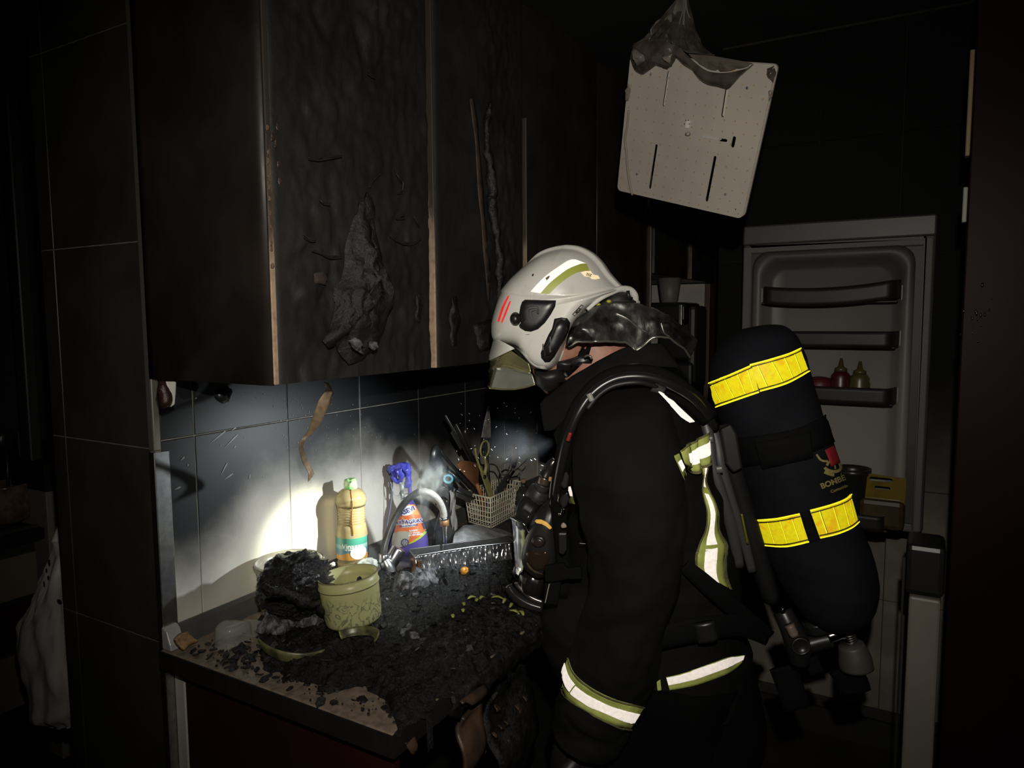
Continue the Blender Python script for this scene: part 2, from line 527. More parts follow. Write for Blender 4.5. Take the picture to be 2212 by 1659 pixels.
# near cabinet: end panel whose curved front edge shows a glossy streak, the burnt-off veneer flap, flakes of bare board
ep = MB().grid(lambda u, v: V((X0-.006+.003*max(0, (u-.93)/.07)**2, -.004+(YF+.004)*u, 1.447+.953*v)), 20, 2)
ep.build('end_panel', M['cab'], c1, solid=.005)
DOOR = MB().grid(lambda u, v: V((X0+(1.32-X0)*u, YF, 1.2+1.2*v)), 2, 2).bvh()
DOOR2 = MB().grid(lambda u, v: V((X0+(2.8-X0)*u, YF, 1.2+1.2*v)), 2, 2).bvh()
flap = [(785,420),(800,450),(806,500),(815,545),(818,590),(833,640),(829,690),(815,730),(797,762),(770,778),(742,790),(730,770),(712,745),(700,752),(690,735),(700,700),(712,660),(708,640),(724,600),(735,560),(742,520),(757,470),(770,440)]
mb = MB()
flap = [(x+random.uniform(-5, 5), y+random.uniform(-5, 5)) for a, b in zip(flap, flap[1:]+flap[:1]) for x, y in ((a), ((a[0]+b[0])/2, (a[1]+b[1])/2))]
cx, cy = 765, 640
R = []
for l in [1, .99]+[1-i/16 for i in range(1, 16)]+[.01]:
    ring = []
    for (x, y) in flap:
        p, n = hit([DOOR], cx+(x-cx)*l, cy+(y-cy)*l, 0)
        k = (1-l**3)
        p = p+V((0, -1, 0))*(.012+.022*k*smooth(420, 640, cy+(y-cy)*l))+charred(p, .03*min(1, k*2), 22)+V((0, -1, 0))*(.009*min(1, k*2)*noise.ridged_multi_fractal(p*42, 1.0, 2.0, 3, 1.0, 2.0)*.6)
        ring.append(p)
    R.append(ring)
mb.rings(R, False).build('charred_flap', M['char_flap'], c1, solid=.004)
def flake(poly, off, mt, par, bv=None, name='veneer_flake', curl=.004):
    q = []
    for i in range(len(poly)):
        a, c = poly[i], poly[(i+1) % len(poly)]
        l = math.hypot(a[0]-c[0], a[1]-c[1])*.06
        for k in range(4): q.append((a[0]+(c[0]-a[0])*k/4+random.uniform(-l, l), a[1]+(c[1]-a[1])*k/4+random.uniform(-l, l)))
    b = badge(bv or [DOOR2], q, curl, 5, base=off)
    if curl > .003:
        for v in b.v: v += V((0, -1, 0))*curl*(.9*nz(v, 28, 3))
    return b.build(name, mt, par, solid=.0015)
flake([(668,590),(690,585),(700,600),(695,615),(672,612)], .010, mat('scorched_brown_patch', (.045, .027, .02), .85, (.02, .015, .013), 60), c1)
bare = mat('bare_board', (.20, .135, .09), .6, (.12, .08, .055), 40)
for p in [(598,275),(587,297),(594,310),(600,355),(603,390)]:
    flake([(p[0]+random.uniform(4,7)*math.cos(a)*.8, p[1]+random.uniform(7,13)*math.sin(a)) for a in [k*math.pi/4 for k in range(8)]], .003, M['edge_dim'], c1, name='bare_patch', curl=.001)
for y in (275, 330, 347, 385, 405, 430, 460, 490, 525, 537, 575):
    x = 568+(y-90)*.031
    flake([(x+random.uniform(3,5)*math.cos(a), y+random.uniform(4,9)*math.sin(a)) for a in [k*math.pi/3 for k in range(6)]], .004, bare, c1, name='bare_patch', curl=.001)
flake([(722,727),(735,733),(745,745),(735,752),(742,765),(715,748),(708,735)], .05, M['char_gray'], c1, curl=.004)
flake([(760,735),(775,738),(778,750),(768,757),(757,748)], .046, M['char_gray'], c1, curl=.004)
c2 = bpy.data.objects['wall_cabinet.001']
# torn cracks in the blistered veneer: a dark gap under a lifted lip
for P in ([(315,1040),(350,1052),(390,1070),(440,1068)], [(400,1232),(430,1245),(462,1256)], [(658,700),(672,735),(690,760),(688,795),(672,802)], [(665,905),(680,908),(702,904)], [(545,305),(565,318),(580,324)], [(300,660),(345,665),(400,655),(440,648)], [(640,980),(680,1005),(730,1015),(770,990)], [(350,830),(362,845),(390,850)], [(555,780),(575,745),(600,720)], [(600,1085),(612,1105),(622,1120)], [(740,905),(752,930),(765,945)], [(280,985),(310,1000),(330,998)]):
    Q_ = [(x/1.9286+500, y/1.9286) for x, y in P]
    band([DOOR], [(x, y+1) for x, y in Q_], [(x+1, y+5) for x, y in Q_], off=.012, nu=14, nv=1).build('crack', M['soot_black'], c1)
    tp = [hit([DOOR], x, y, .013)[0] for x, y in Q_]
    n_t = len(tp)
    mb = MB().tube(tp, [.0006]+[.0015]*(n_t-2)+[.0006], 8, smooth=5)
    for v in mb.v: v += V((nz(v, 60, 2), nz(v+V((4,0,0)), 60, 2), nz(v+V((0,0,4)), 60, 2)))*.003
    mb.build('torn_lip', M['cab_char'], c1)
# burnt, curled seam down the second door with bare brown board beside it
sm = [(1037,225),(1032,260),(1030,300),(1036,350),(1042,420),(1040,440),(1050,500),(1056,560),(1058,620),(1062,680),(1060,740)]
pts = [hit([DOOR2], x+14, y, .010)[0] for x, y in sm]
rr = [.004, .008, .009, .011, .012, .012, .011, .012, .011, .014, .017]
mb = MB().tube(pts, rr, 10, smooth=6)
for i, v in enumerate(mb.v): v += V((nz(v, 45, 3), nz(v+V((9,0,0)), 45, 3), nz(v+V((0,9,0)), 30, 2)))*.007
mb.build('curled_veneer', M['char_flap'], c2)
bb = MB()
L = [(1013,215),(1018,260),(1024,300),(1027,350),(1031,420),(1037,470),(1042,540),(1048,600),(1052,650)]
Rr = [(1020,212),(1030,262),(1032,300),(1037,350),(1043,420),(1046,470),(1054,540),(1058,600),(1056,650)]
band([DOOR2], L, Rr, off=.003, nu=24, nv=2, mb=bb).build('bare_board_streak', mat('scorched_board', (.085, .05, .032), .6, (.02, .016, .014), 30), c2, solid=.001)
flake([(1020,700),(1060,690),(1075,720),(1065,755),(1035,760)], .004, M['char_flap'], c2, curl=.012)
flake([(972,645),(982,640),(990,690),(985,745),(975,748),(968,700)], .003, M['char_flap'], c2, curl=.006)
flake([(897,640),(905,632),(912,660),(905,700),(895,690)], .003, M['char_flap'], c1, curl=.004)

# curled strip of edge band dangling from the near cabinet
sp = [(705,826),(712,845),(700,868),(690,893),(681,915),(670,935),(656,948),(649,962),(655,985),(662,1005),(672,1022),(666,1040)]
wd = [5, 9, 13, 12, 11, 6, 4, 5, 8, 9, 7, 1]
mb = MB()
def strip(u, v):
    i = u*(len(sp)-1)
    c = pl(sp, u); w_ = pl([(q,) for q in wd], u)[0]
    p = on(c[0]+(v-.5)*2*w_*.9, c[1]+(v-.5)*w_*.5, 1, -.20+.03*math.sin(u*9)+(v-.5)*.012*math.cos(u*8))
    return p
mb.grid(strip, 60, 4)
pe = mb.build('peeled_strip', mat('peeled_edge_band', (.42, .31, .20), .35, (.26, .18, .11), 50), solid=.0012)
tag(pe, 'curled tan strip of peeled edge band dangling under the near wall cabinet', 'strip')
# white hook bracket with its dark melted part under the cabinet
hk = tag(root('under_cabinet_hook', on(368, 830, 1, -.1)), 'white plastic hook plate with a dark melted blob, under the near cabinet corner', 'hook')
mb = MB().prism([on(x, y, 1, -.1) for x, y in ((358,824),(382,824),(381,850),(379,874),(370,880),(360,877),(366,865),(367,848),(362,836))], (0, .012, 0))
mb.build('plate', mat('white_plastic', (.62, .60, .55), .4), hk, smooth=False, bevel=.003)
mb = MB().tube([on(350, 824, 1, -.11), on(353, 845, 1, -.115), on(357, 866, 1, -.115), on(350, 880, 1, -.11)], [.006, .011, .012, .005], 10, smooth=4)
for v in mb.v: v += V((1, 1, 1))*nz(v, 60, 2)*.004
mb.build('melted_blob', mat('melted_brown_plastic', (.03, .015, .01), .25, bump=.8, bsc=220), hk)
mb = MB().sphere(on(484, 852, 1, -.05), .02, 10, 7, (1, .5, .8), lambda d: 1+.5*nz(d*2, 1, 2))
tag(mb.build('melted_clip', M['black_plastic']), 'small black melted clip stuck under the near wall cabinet', 'clip')

# pale wash marks and flecks where water hit the soot
wm = MB()
A = [((880,690),(700,835)),((1000,650),(955,682)),((1020,730),(870,880)),((998,862),(975,880)),((415,985),(370,1025)),((460,1070),(445,1092)),((900,1055),(828,1190)),((965,1175),(865,1245)),((1160,1190),(1150,1245)),((132,1195),(80,1245)),((370,1325),(300,1360)),((550,310),(535,328)),((780,185),(745,200)),((800,250),(752,262))]
def mark(mb, a, b, w0):
    P = [V(on(a[0]+(b[0]-a[0])*k/4, a[1]+(b[1]-a[1])*k/4, 1, -.0012)) for k in range(5)]
    t = (P[-1]-P[0]).normalized(); s = V((-t.z, 0, t.x))
    W = [w0*.6, w0, w0*.8, w0*.45, w0*.1]
    mb.add([p+s*q*k for p, q in zip(P, W) for k in (1, -1)], [(2*i, 2*i+1, 2*i+3, 2*i+2) for i in range(4)])
for a, b in A:
    mark(wm, zpts([a], 5.267, 320, 800)[0], zpts([b], 5.267, 320, 800)[0], .0018)
for _ in range(120):
    x, y = random.gauss(672, 75), random.gauss(905, 50)
    if y < 845: continue
    l = random.uniform(1, 5); th = random.uniform(.8, 2.3)
    mark(wm, (x, y), (x+math.cos(th)*l*.6, y+math.sin(th)*l), random.uniform(.0004, .0011))
o = wm.build('wash_mark', mat('washed_streak', (.20, .205, .21), .4), wl, smooth=False); stuff(o)

# ------------------------------------------------------------------ recess: white unit, oven, coffee machine, cup
r = tag(root('larder_unit', (3.78, -.16, .9)), 'white side of a tall unit at the back of the recess', 'cabinet')
MB().box((3.70, -.305, .905), (3.855, -.004, 1.73)).build('side_panel', M['white_paint'], r, smooth=False, bevel=.004)
MB().box((3.69, -.335, .905), (3.84, -.308, 1.73)).build('edge_band', mat('red_brown_edge', (.085, .045, .03), .5), r, smooth=False, bevel=.004)
r = tag(root('toaster_oven', (3.2, -.25, .9)), 'black toaster oven under the coffee machine in the recess', 'oven')
MB().box((3.05, -.40, .915), (3.38, -.12, 1.245)).build('body', M['black_plastic'], r, smooth=False, bevel=.012)
MB().box((3.06, -.408, .95), (3.27, -.401, 1.22)).build('door', M['dark_gray'], r, smooth=False, bevel=.003)
for k in range(4):
    MB().lathe([(.006, 0), (.008, .006), (.008, .015)], (3.09 if k % 2 else 3.35, -.39 if k < 2 else -.14, .902)).build('foot', M['black_rubber'], r)
for k in range(3):
    MB().lathe([(.015, 0), (.014, .012), (.012, .014)], (3.325, -.40, 1.0+.08*k), (0, -1, 0), 14).build('knob', M['steel_dirty'], r)
r = tag(root('coffee_machine', (3.2, -.25, 1.245)), 'black coffee machine behind the helmet neck curtain', 'coffee machine')
c0, c1_ = on(1412, 660, 0, 3.2), on(1508, 660, 0, 3.2)
y0, y1 = c1_.y, c0.y
MB().box((3.12, y0, 1.25), (3.36, y1, 1.36)).box((3.26, y0+.03, 1.36), (3.36, y1, 1.56)).build('body', M['black_plastic'], r, smooth=False, bevel=.014)
MB().box((3.10, y0+.03, 1.53), (3.36, y1, 1.625)).build('head', M['black_plastic'], r, smooth=False, bevel=.02)
MB().box((3.14, y0-.006, 1.26), (3.34, y0+.03, 1.61)).build('water_tank', M['dark_gray'], r, smooth=False, bevel=.02)
MB().box((3.09, y0+.04, 1.49), (3.12, y0+.055, 1.615)).build('trim', M['steel_dirty'], r, smooth=False, bevel=.003)
MB().lathe([(.012, 0), (.016, .02), (.016, .03)], (3.15, (y0+y1)/2, 1.50)).build('spout', M['steel_dirty'], r)
cb = V((3.2, on(1446, 655, 0, 3.2).y, 1.626))
cp = MB().lathe([(.036, 0), (.038, .003), (.054, .118), (.052, .118), (.036, .006), (.001, .006)], cb, seg=28, caps=False)
tag(cp.build('flared_cup', mat('dull_grey_ceramic', (.15, .14, .125), .5)), 'dull grey flared cup on top of the coffee machine', 'cup')

# ------------------------------------------------------------------ fridge with its door open, tall unit, lower freezer door
fx = 2.43
r = tag(root('refrigerator', (2.2, -1.65, 0)), 'tall refrigerator with its upper door swung open, sooted inside', 'refrigerator')
MB().box((1.93, -2.0, .06), (1.96, -1.405, 1.85)).box((2.40, -2.0, .06), (2.43, -1.405, 1.85)).box((1.96, -2.0, .06), (2.40, -1.96, 1.85)).box((1.96, -1.96, 1.82), (2.40, -1.405, 1.85)).box((1.96, -1.96, .88), (2.40, -1.405, .93)).box((1.96, -1.96, .06), (2.40, -1.405, .09)).build('body', M['white_paint'], r, smooth=False, bevel=.004)
for k in range(3): MB().box((1.962, -1.95, 1.15+.2*k), (2.398, -1.45, 1.156+.2*k)).build('shelf', M['dark_gray'], r, smooth=False)
for k in range(4): MB().box((1.95 if k % 2 else 2.37, -1.98 if k < 2 else -1.47, 0), (1.99 if k % 2 else 2.41, -1.94 if k < 2 else -1.43, .06)).build('foot', M['black_rubber'], r, smooth=False)
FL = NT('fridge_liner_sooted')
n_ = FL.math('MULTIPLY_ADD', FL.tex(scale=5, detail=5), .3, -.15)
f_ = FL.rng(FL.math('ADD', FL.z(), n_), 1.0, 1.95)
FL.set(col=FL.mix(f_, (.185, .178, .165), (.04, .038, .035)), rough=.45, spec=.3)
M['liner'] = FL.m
M['liner_frame'] = mat('fridge_door_frame', (.044, .041, .037), .5, (.03, .028, .026), 6, spec=.3)
d = MB()
yl, yr, zb, zt = -.772, -1.318, .909, 1.85
d.box((fx+.012, yr, zb), (fx+.055, yl, zt))
dr = d.build('upper_door', M['liner_frame'], r, smooth=False, bevel=.008)
MB().box((fx+.0, yr, 1.79), (fx+.055, yl, 1.853)).build('door_cap', mat('fridge_cap', (.042, .040, .036), .45, (.032, .03, .028), 9), dr, smooth=False, bevel=.006)
def frame(mb, y0, y1, z0, z1, wdt, x0, x1):
    mb.box((x0, y0, z0), (x1, y0+wdt, z1)); mb.box((x0, y1-wdt, z0), (x1, y1, z1))
    mb.box((x0, y0+wdt, z0), (x1, y1-wdt, z0+wdt)); mb.box((x0, y0+wdt, z1-wdt), (x1, y1-wdt, z1))
mb = MB(); frame(mb, yr+.006, yl-.004, zb+.004, 1.785, .022, fx-.004, fx+.012)
mb.build('gasket', mat('fridge_gasket', (.075, .072, .067), .6), dr, smooth=False, bevel=.004)
def rrect(y0, y1, z0, z1, rad, n=6):
    P = []
    for cy, cz, a0 in ((y1-rad, z1-rad, 0), (y0+rad, z1-rad, 90), (y0+rad, z0+rad, 180), (y1-rad, z0+rad, 270)):
        for k in range(n+1):
            a = math.radians(a0+90*k/n); P.append((cy+rad*math.cos(a), cz+rad*math.sin(a)))
    return P
mb = MB()
R = []
for ins, x, rad in ((.0, fx+.012, .05), (0, fx-.028, .05), (.008, fx-.036, .05), (.024, fx-.036, .055), (.034, fx-.026, .06), (.05, fx-.002, .06), (.06, fx+.003, .06)):
    R.append([V((x, a, b)) for a, b in rrect(yr+.05+ins, yl-.04-ins, zb+.035+ins, 1.765-ins, max(.01, rad-ins*.2))])
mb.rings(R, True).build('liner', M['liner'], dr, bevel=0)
M['shelf_dark'] = mat('sooted_door_shelf', (.016, .015, .014), .45, (.010, .0095, .009), 12, spec=.25)
def bin_(z0, z1, sag, label, y0=yr+.085, y1=yl-.075, t=.09):
    mb = MB()
    def fr(u, v):
        y = y1+(y0-y1)*u
        e = min(u, 1-u)
        x = fx-t+.09*max(0, 1-e/.07)**2*.9
        dz = sag*(4*(u-.5)**2-1)*.5+(.35*sag*u)
        return V((x, y, z0+dz+(z1-z0)*v))
    mb.grid(fr, 40, 4)
    o = mb.build('door_shelf', M['shelf_dark'], dr, solid=.004, off=1)
    MB().box((fx-t+.01, y0+.005, z0-.002), (fx-.004, y1-.005, z0+.004)).build('shelf_floor', M['shelf_dark'], dr, smooth=False, bevel=.002)
    for yy in (y0-.008, y1+.002): MB().box((fx-.03, yy, z0+.005), (fx-.004, yy+.006, z0+.05)).build('shelf_bracket', mat('bracket', (.22, .21, .2), .4), dr, smooth=False, bevel=.002)
bin_(1.60, 1.655, .03, '')
bin_(1.466, 1.515, 0.0, '')
zs3 = on(1860, 874, 0, fx-.09).z
bin_(zs3, zs3+.05, 0, '')
bin_(.928, .975, 0, '', t=.115)
# squeeze bottles, red tub, black tub and yellow carton in the door
def squeeze(px, zb_, hgt, rad, col, cap, label, name):
    b = on(px, 840, 0, fx-.05); b = V((fx-.05, b.y, zb_))
    r_ = tag(root(name, b), label, 'bottle', 'squeeze bottles in the fridge door')
    MB().lathe([(rad*.9, 0), (rad, .004), (rad, hgt*.42), (rad*.9, hgt*.5), (rad*.93, hgt*.58), (rad*.62, hgt*.68), (rad*.55, hgt*.69)], b, seg=20).build('body', mat(name+'_plastic', col, .35), r_)
    MB().lathe([(rad*.6, hgt*.69), (rad*.6, hgt*.76), (rad*.30, hgt*.80), (rad*.12, hgt), (rad*.08, hgt*1.0)], b, seg=16).build('nozzle', mat(name+'_cap', cap, .4), r_)
squeeze(1815, zs3+.006, .128, .030, (.045, .007, .005), (.06, .042, .014), 'dark red squeeze bottle with a pointed yellowish nozzle in the fridge door', 'ketchup_bottle')
squeeze(1856, zs3+.006, .120, .030, (.065, .05, .018), (.06, .045, .012), 'mustard coloured squeeze bottle right of the red one in the fridge door', 'mustard_bottle')
b = V((fx-.05, on(1770, 830, 0, fx-.05).y, zs3+.006))
mb = MB().lathe([(.034, 0), (.038, .01), (.038, .05), (.03, .066), (.012, .07)], b, seg=18)
tag(mb.build('red_tub', mat('red_wax_tub', (.075, .008, .008), .5)), 'rounded red tub beside the squeeze bottles, mostly behind the air cylinder', 'tub')
zb4 = .934
b = V((fx-.06, on(1838, 1100, 0, fx-.06).y, zb4))
mb = MB().lathe([(.038, 0), (.042, .004), (.05, .15), (.053, .153), (.053, .168), (.049, .168), (.047, .15), (.038, .008), (.001, .008)], b, seg=22, caps=False)
tag(mb.build('black_tub', M['black_plastic']), 'black round tub standing in the bottom shelf of the fridge door', 'tub')
pA, pB = on(1856, 1100, 0, fx-.07), on(1955, 1100, 0, fx-.07)
ya, yb = pA.y, pB.y
r2 = tag(root('yellow_carton', (fx-.06, (ya+yb)/2, zb4)), 'yellow plastic-wrapped carton with a slotted handle in the bottom door shelf', 'carton')
zt_ = on(1900, 1022, 0, fx-.07).z; zm = on(1900, 1075, 0, fx-.07).z
MB().box((fx-.105, yb, zb4), (fx-.012, ya, zm)).build('wrap', mat('brown_film', (.05, .032, .01), .3, (.03, .02, .008), 20), r2, smooth=False, bevel=.014)
outer = [V((fx-.085+.03*0, y, z)) for y, z in ((yb, zm-.012), (ya, zm-.012), (ya+.0, zt_), (yb+.0, zt_-.006))]
def slot(y0, y1, z0, z1, x): return [V((x, a, c)) for a, c in rrect(y0, y1, z0, z1, min(y1-y0, z1-z0)*.48, 4)]
h1 = slot(yb+.035, ya-.025, zt_-.022, zt_-.010, fx-.085); h2 = slot(yb+.04, ya-.04, zt_-.045, zt_-.036, fx-.085)
def plate_holes(outer, holes, d):
    mb = MB()
    L = [list(outer)]+[list(h) for h in holes]
    flat = [p for l in L for p in l]
    tri = geometry.tessellate_polygon(L)
    n = len(flat); d = V(d)
    mb.v = [V(p) for p in flat]+[V(p)+d for p in flat]
    for t in tri: mb.f += [(t[0], t[1], t[2]), (n+t[2], n+t[1], n+t[0])]
    k = 0
    for l in L:
        for i in range(len(l)):
            a, b = k+i, k+(i+1) % len(l); mb.f.append((a, b, n+b, n+a))
        k += len(l)
    return mb
plate_holes(outer, [h1, h2], (.002, 0, 0)).build('handle_panel', mat('yellow_card', (.14, .095, .009), .25, (.10, .07, .008), 30), r2, smooth=False)
# freezer door below, edge on
MB().box((1.876, -1.36, .06), (2.43, -1.295, .905)).build('freezer_door', mat('freezer_door_paint', (.20, .182, .152), .5, (.17, .155, .13), 3), r, smooth=False, bevel=.006)
MB().box((1.872, -1.365, .91), (2.0, -1.285, 1.03)).build('hinge_block', M['black_plastic'], r, smooth=False, bevel=.012)
MB().box((1.86, -1.285, .0), (1.874, -1.280, 1.0)).build('gasket', M['black_rubber'], r, smooth=False)
r = tag(root('tall_unit', (1.87, -1.8, 0)), 'tall red-brown laminate unit filling the right edge', 'cabinet')
MB().box((1.85, -2.6, 0), (1.872, -1.372, 2.5)).build('side_panel', M['red_tall'], r, smooth=False, bevel=.003)
MB().box((1.852, -1.371, 1.90), (1.88, -1.362, 2.12)).build('edge_band', mat('tan_edge', (.20, .14, .07), .5), r, smooth=False, bevel=.002)
MB().box((1.852, -1.371, 1.76), (1.88, -1.362, 1.835)).build('edge_band', mat('grey_edge', (.22, .21, .18), .5), r, smooth=False, bevel=.002)
mbs = MB()
for _ in range(15):
    p = on(random.gauss(2115, 18), random.gauss(690, 32), 0, 1.849)
    mbs.sphere(p, random.uniform(.0015, .004), 6, 4, (.3, 1, random.uniform(1, 2.2)))
stuff(mbs.build('heat_blister', mat('blistered_laminate', (.018, .007, .006), .12), r))

# ------------------------------------------------------------------ the other room through the opening
r = tag(root('drawer_unit', (1.0, 1.5, 0)), 'dim drawer unit with cream fronts seen through the opening at left', 'cabinet')
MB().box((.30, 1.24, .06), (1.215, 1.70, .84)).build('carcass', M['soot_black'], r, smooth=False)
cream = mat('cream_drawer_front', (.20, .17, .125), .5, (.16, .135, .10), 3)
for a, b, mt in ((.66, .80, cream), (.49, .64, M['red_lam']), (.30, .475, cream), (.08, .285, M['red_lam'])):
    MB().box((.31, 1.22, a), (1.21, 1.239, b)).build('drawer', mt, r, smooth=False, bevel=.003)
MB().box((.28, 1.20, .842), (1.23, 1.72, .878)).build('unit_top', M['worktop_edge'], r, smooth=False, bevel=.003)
r = tag(root('hob', (.9, 1.45, .879)), 'dark glass hob on the worktop through the opening', 'hob')
MB().box((.5, 1.23, .879), (1.2, 1.68, .886)).build('glass', M['black_plastic'], r, smooth=False, bevel=.002)
MB().box((.5, 1.222, .879), (1.22, 1.229, .888)).build('rim', M['steel_dirty'], r, smooth=False)
r = tag(root('side_panel_unit', (1.36, 1.3, 0)), 'grey-white end panel beside the drawer unit, behind the hanging bag', 'cabinet')
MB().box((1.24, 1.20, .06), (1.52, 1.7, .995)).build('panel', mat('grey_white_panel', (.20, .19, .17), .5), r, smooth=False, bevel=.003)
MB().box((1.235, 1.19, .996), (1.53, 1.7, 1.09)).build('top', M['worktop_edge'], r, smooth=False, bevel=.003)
cc = on(12, 1090, 1, 1.36); cc.z = .888
r = tag(root('utensil_crock', cc), 'floral ceramic crock on the hob through the opening', 'crock')
MB().lathe([(.05, 0), (.07, .01), (.078, .05), (.072, .12), (.074, .128), (.066, .128), (.06, .02), (.001, .02)], cc, seg=24, caps=False).build('body', mat('floral_glaze', (.22, .16, .11), .2, (.10, .05, .03), 30), r)
for i, (dx, tx, hh, nm, bl) in enumerate(((-.02, -.05, .30, 'ladle', 1), (.01, .02, .27, 'slotted_spoon', 1), (.03, .09, .25, 'turner', 0), (-.035, -.10, .26, 'pasta_spoon', 1))):
    a, b = cc+V((dx, 0, .03)), cc+V((tx, .01, hh))
    r = tag(root(nm, a), ['black ladle leaning left in the floral crock', 'black spoon upright in the middle of the floral crock', 'black turner leaning right in the floral crock', 'black spoon at far left in the floral crock'][i], 'utensil', 'utensils in the floral crock')
    MB().tube([a, (a+b)/2, b], .006, 8).build('handle', M['black_plastic'], r)
    if bl: MB().sphere(b, .032, 12, 8, (1, .4, 1.2)).build('bowl', M['black_plastic'], r)
    else: MB().obox(b, (.035, 0, 0), (0, .004, 0), (0, 0, .045)).build('blade', M['black_plastic'], r, smooth=False, bevel=.003)
# white carrier bag
def bagf(u, v):
    P = [(118,1172),(112,1200),(100,1240),(78,1300),(56,1345),(60,1400),(78,1470),(95,1540),(112,1558)]
    Q = [(124,1172),(150,1200),(160,1240),(168,1300),(172,1345),(176,1400),(178,1470),(176,1540),(165,1568)]
    a, b = pl(P, v), pl(Q, v)
    ang = u*2*math.pi
    k = .5-.5*math.cos(ang)
    p = on(a[0]+(b[0]-a[0])*k, a[1]+(b[1]-a[1])*k, 0, .97)
    th = .008+.05*smooth(0, .6, v)*(1-.7*smooth(.85, 1, v))
    p.x += math.sin(ang)*th
    p += V((1, .4, 0))*nz((p.y*6, ang, p.z*2.2), 3.2, 3)*.016*smooth(0, .25, v)
    return p
bg = tag(root('carrier_bag', on(120, 1172, 0, .97)), 'white plastic carrier bag hanging in the opening left of the tiled wall end', 'bag')
MB().grid(bagf, 48, 60, cu=True).build('bag', mat('white_bag_film', (.50, .48, .45), .5, (.40, .38, .36), 9), bg)
pr = MB()
for (x, y, a, b) in ((106,1215,5,9),(100,1232,4,6),(104,1248,5,6),(95,1262,4,9),(128,1300,12,7),(140,1320,6,10)):
    pt = on(x, y, 0, .935)
    pr.prism([pt+V((0, math.cos(t)*a*.0009, math.sin(t)*b*.0009)) for t in [k*math.pi/4 for k in range(8)]], (.001, 0, 0))
stuff(pr.build('print', M['soot_black'], bg, smooth=False))
MB().tube([on(120, 1172, 0, .97), on(124, 1150, 0, .99), on(130, 1130, 0, 1.01)], [.01, .006, .005], 8).build('handle', bpy.data.materials['white_bag_film'], bg)
# ------------------------------------------------------------------ worktop, upstand, base units
r = tag(root('worktop', (1.8, -.32, .86)), 'stone-pattern worktop under the char, bare at its near left end', 'worktop')
MB().box((.842, -.598, .862), (3.84, -.002, .9)).build('slab', M['worktop'], r, smooth=False, bevel=.003)
MB().box((.838, -.603, .862), (.8415, -.002, .899)).build('edge_band', M['worktop_edge'], r, smooth=False)
MB().box((.842, -.604, .862), (1.9, -.5985, .899)).build('front_edge', M['worktop_edge'], r, smooth=False)
up = MB()
prof = [(-.024, .9005), (-.022, .912), (-.014, .935), (-.006, .941), (-.0015, .941), (-.0015, .9005)]
up.rings([[V((x, y, z)) for y, z in prof] for x in (.872, 3.84)])
us = up.build('upstand', mat('dark_upstand', (.10, .10, .095), .3, (.06, .06, .055), 8), r, smooth=False)
ec = MB().rings([[V((x, y*1.25, .9003+(z-.9)*1.10)) for y, z in prof] for x in (.846, .877)])
lab(ec.build('end_cap', mat('bright_cap_metal', (.66, .66, .66), .33, (.5, .5, .5), 60, metal=.45), r, smooth=False, bevel=.002), 'shiny metal end cap of the upstand')
r = tag(root('base_unit', (1.1, -.3, 0)), 'base unit with a dark red end panel under the near end of the worktop', 'cabinet')
MB().box((.870, -.575, .0), (.888, -.035, .861)).build('end_panel', M['red_lam'], r, smooth=False, bevel=.002)
MB().box((.89, -.02, .0), (1.30, -.01, .86)).box((.89, -.55, .08), (1.30, -.03, .10)).build('carcass', M['soot_black'], r, smooth=False)
MB().box((.868, -.034, .0), (.885, -.004, .861)).build('filler_strip', M['white_paint'], r, smooth=False, bevel=.002)
r = tag(root('burnt_base_unit', (1.6, -.3, 0)), 'burnt-out base unit under the char, its door hanging as charred brown board', 'cabinet')
MB().box((1.31, -.02, .0), (2.78, -.01, .86)).box((1.31, -.56, .08), (2.78, -.03, .10)).box((2.76, -.57, .1), (2.78, -.02, .86)).build('carcass', M['soot_black'], r, smooth=False)
brd = mat('charred_brown_board', (.075, .042, .025), .4, (.03, .02, .015), 22, bump=.5, bsc=80)
def board(L, R_, yo, mt, name='charred_board', wob=.012, th=.008):
    def fn(u, v):
        a, b = pl(L, v), pl(R_, v)
        x, y = a[0]+(b[0]-a[0])*u, a[1]+(b[1]-a[1])*u
        p = on(x, y, 1, yo)
        p.y += wob*math.sin(v*5+u*2)+.4*wob*nz(p, 20, 2)
        return p
    return MB().grid(fn, 8, 30).build(name, mt, r, solid=th)
board([(1000,1550),(996,1580),(993,1620),(990,1670)], [(1045,1520),(1036,1570),(1025,1620),(1018,1670)], -.60, brd)
board([(992,1515),(1010,1520)], [(1043,1478),(1046,1496)], -.622, brd, wob=.002)
board([(870,1600),(880,1625)], [(893,1590),(890,1622)], -.60, brd, wob=.004)
board([(1060,1500),(1055,1600),(1060,1670)], [(1150,1420),(1140,1560),(1130,1670)], -.575, M['char_dry'], wob=.02)
for _ in range(16):
    x, y = random.uniform(1040, 1140), random.uniform(1500, 1650)
    w_, h_ = random.uniform(3, 7), random.uniform(6, 18)
    board([(x, y), (x+random.uniform(-3, 3), y+h_)], [(x+w_, y+random.uniform(-4, 4)), (x+w_, y+h_)], -.585, brd, name='splinter', wob=.004, th=.003)
# glue front skirt of burnt worktop
mb = MB()
def skirt(u, v):
    x = .99+u*.75
    return V((x, -.606-.012*math.sin(v*3)+.01*nz((x, v, 0), 14, 3), .902-.05*v-.02*v*nz((x*3, 0, 1), 9, 3)))
mb.grid(skirt, 90, 6).build('charred_front_edge', M['char_dry'], bpy.data.objects['worktop'], solid=.006)

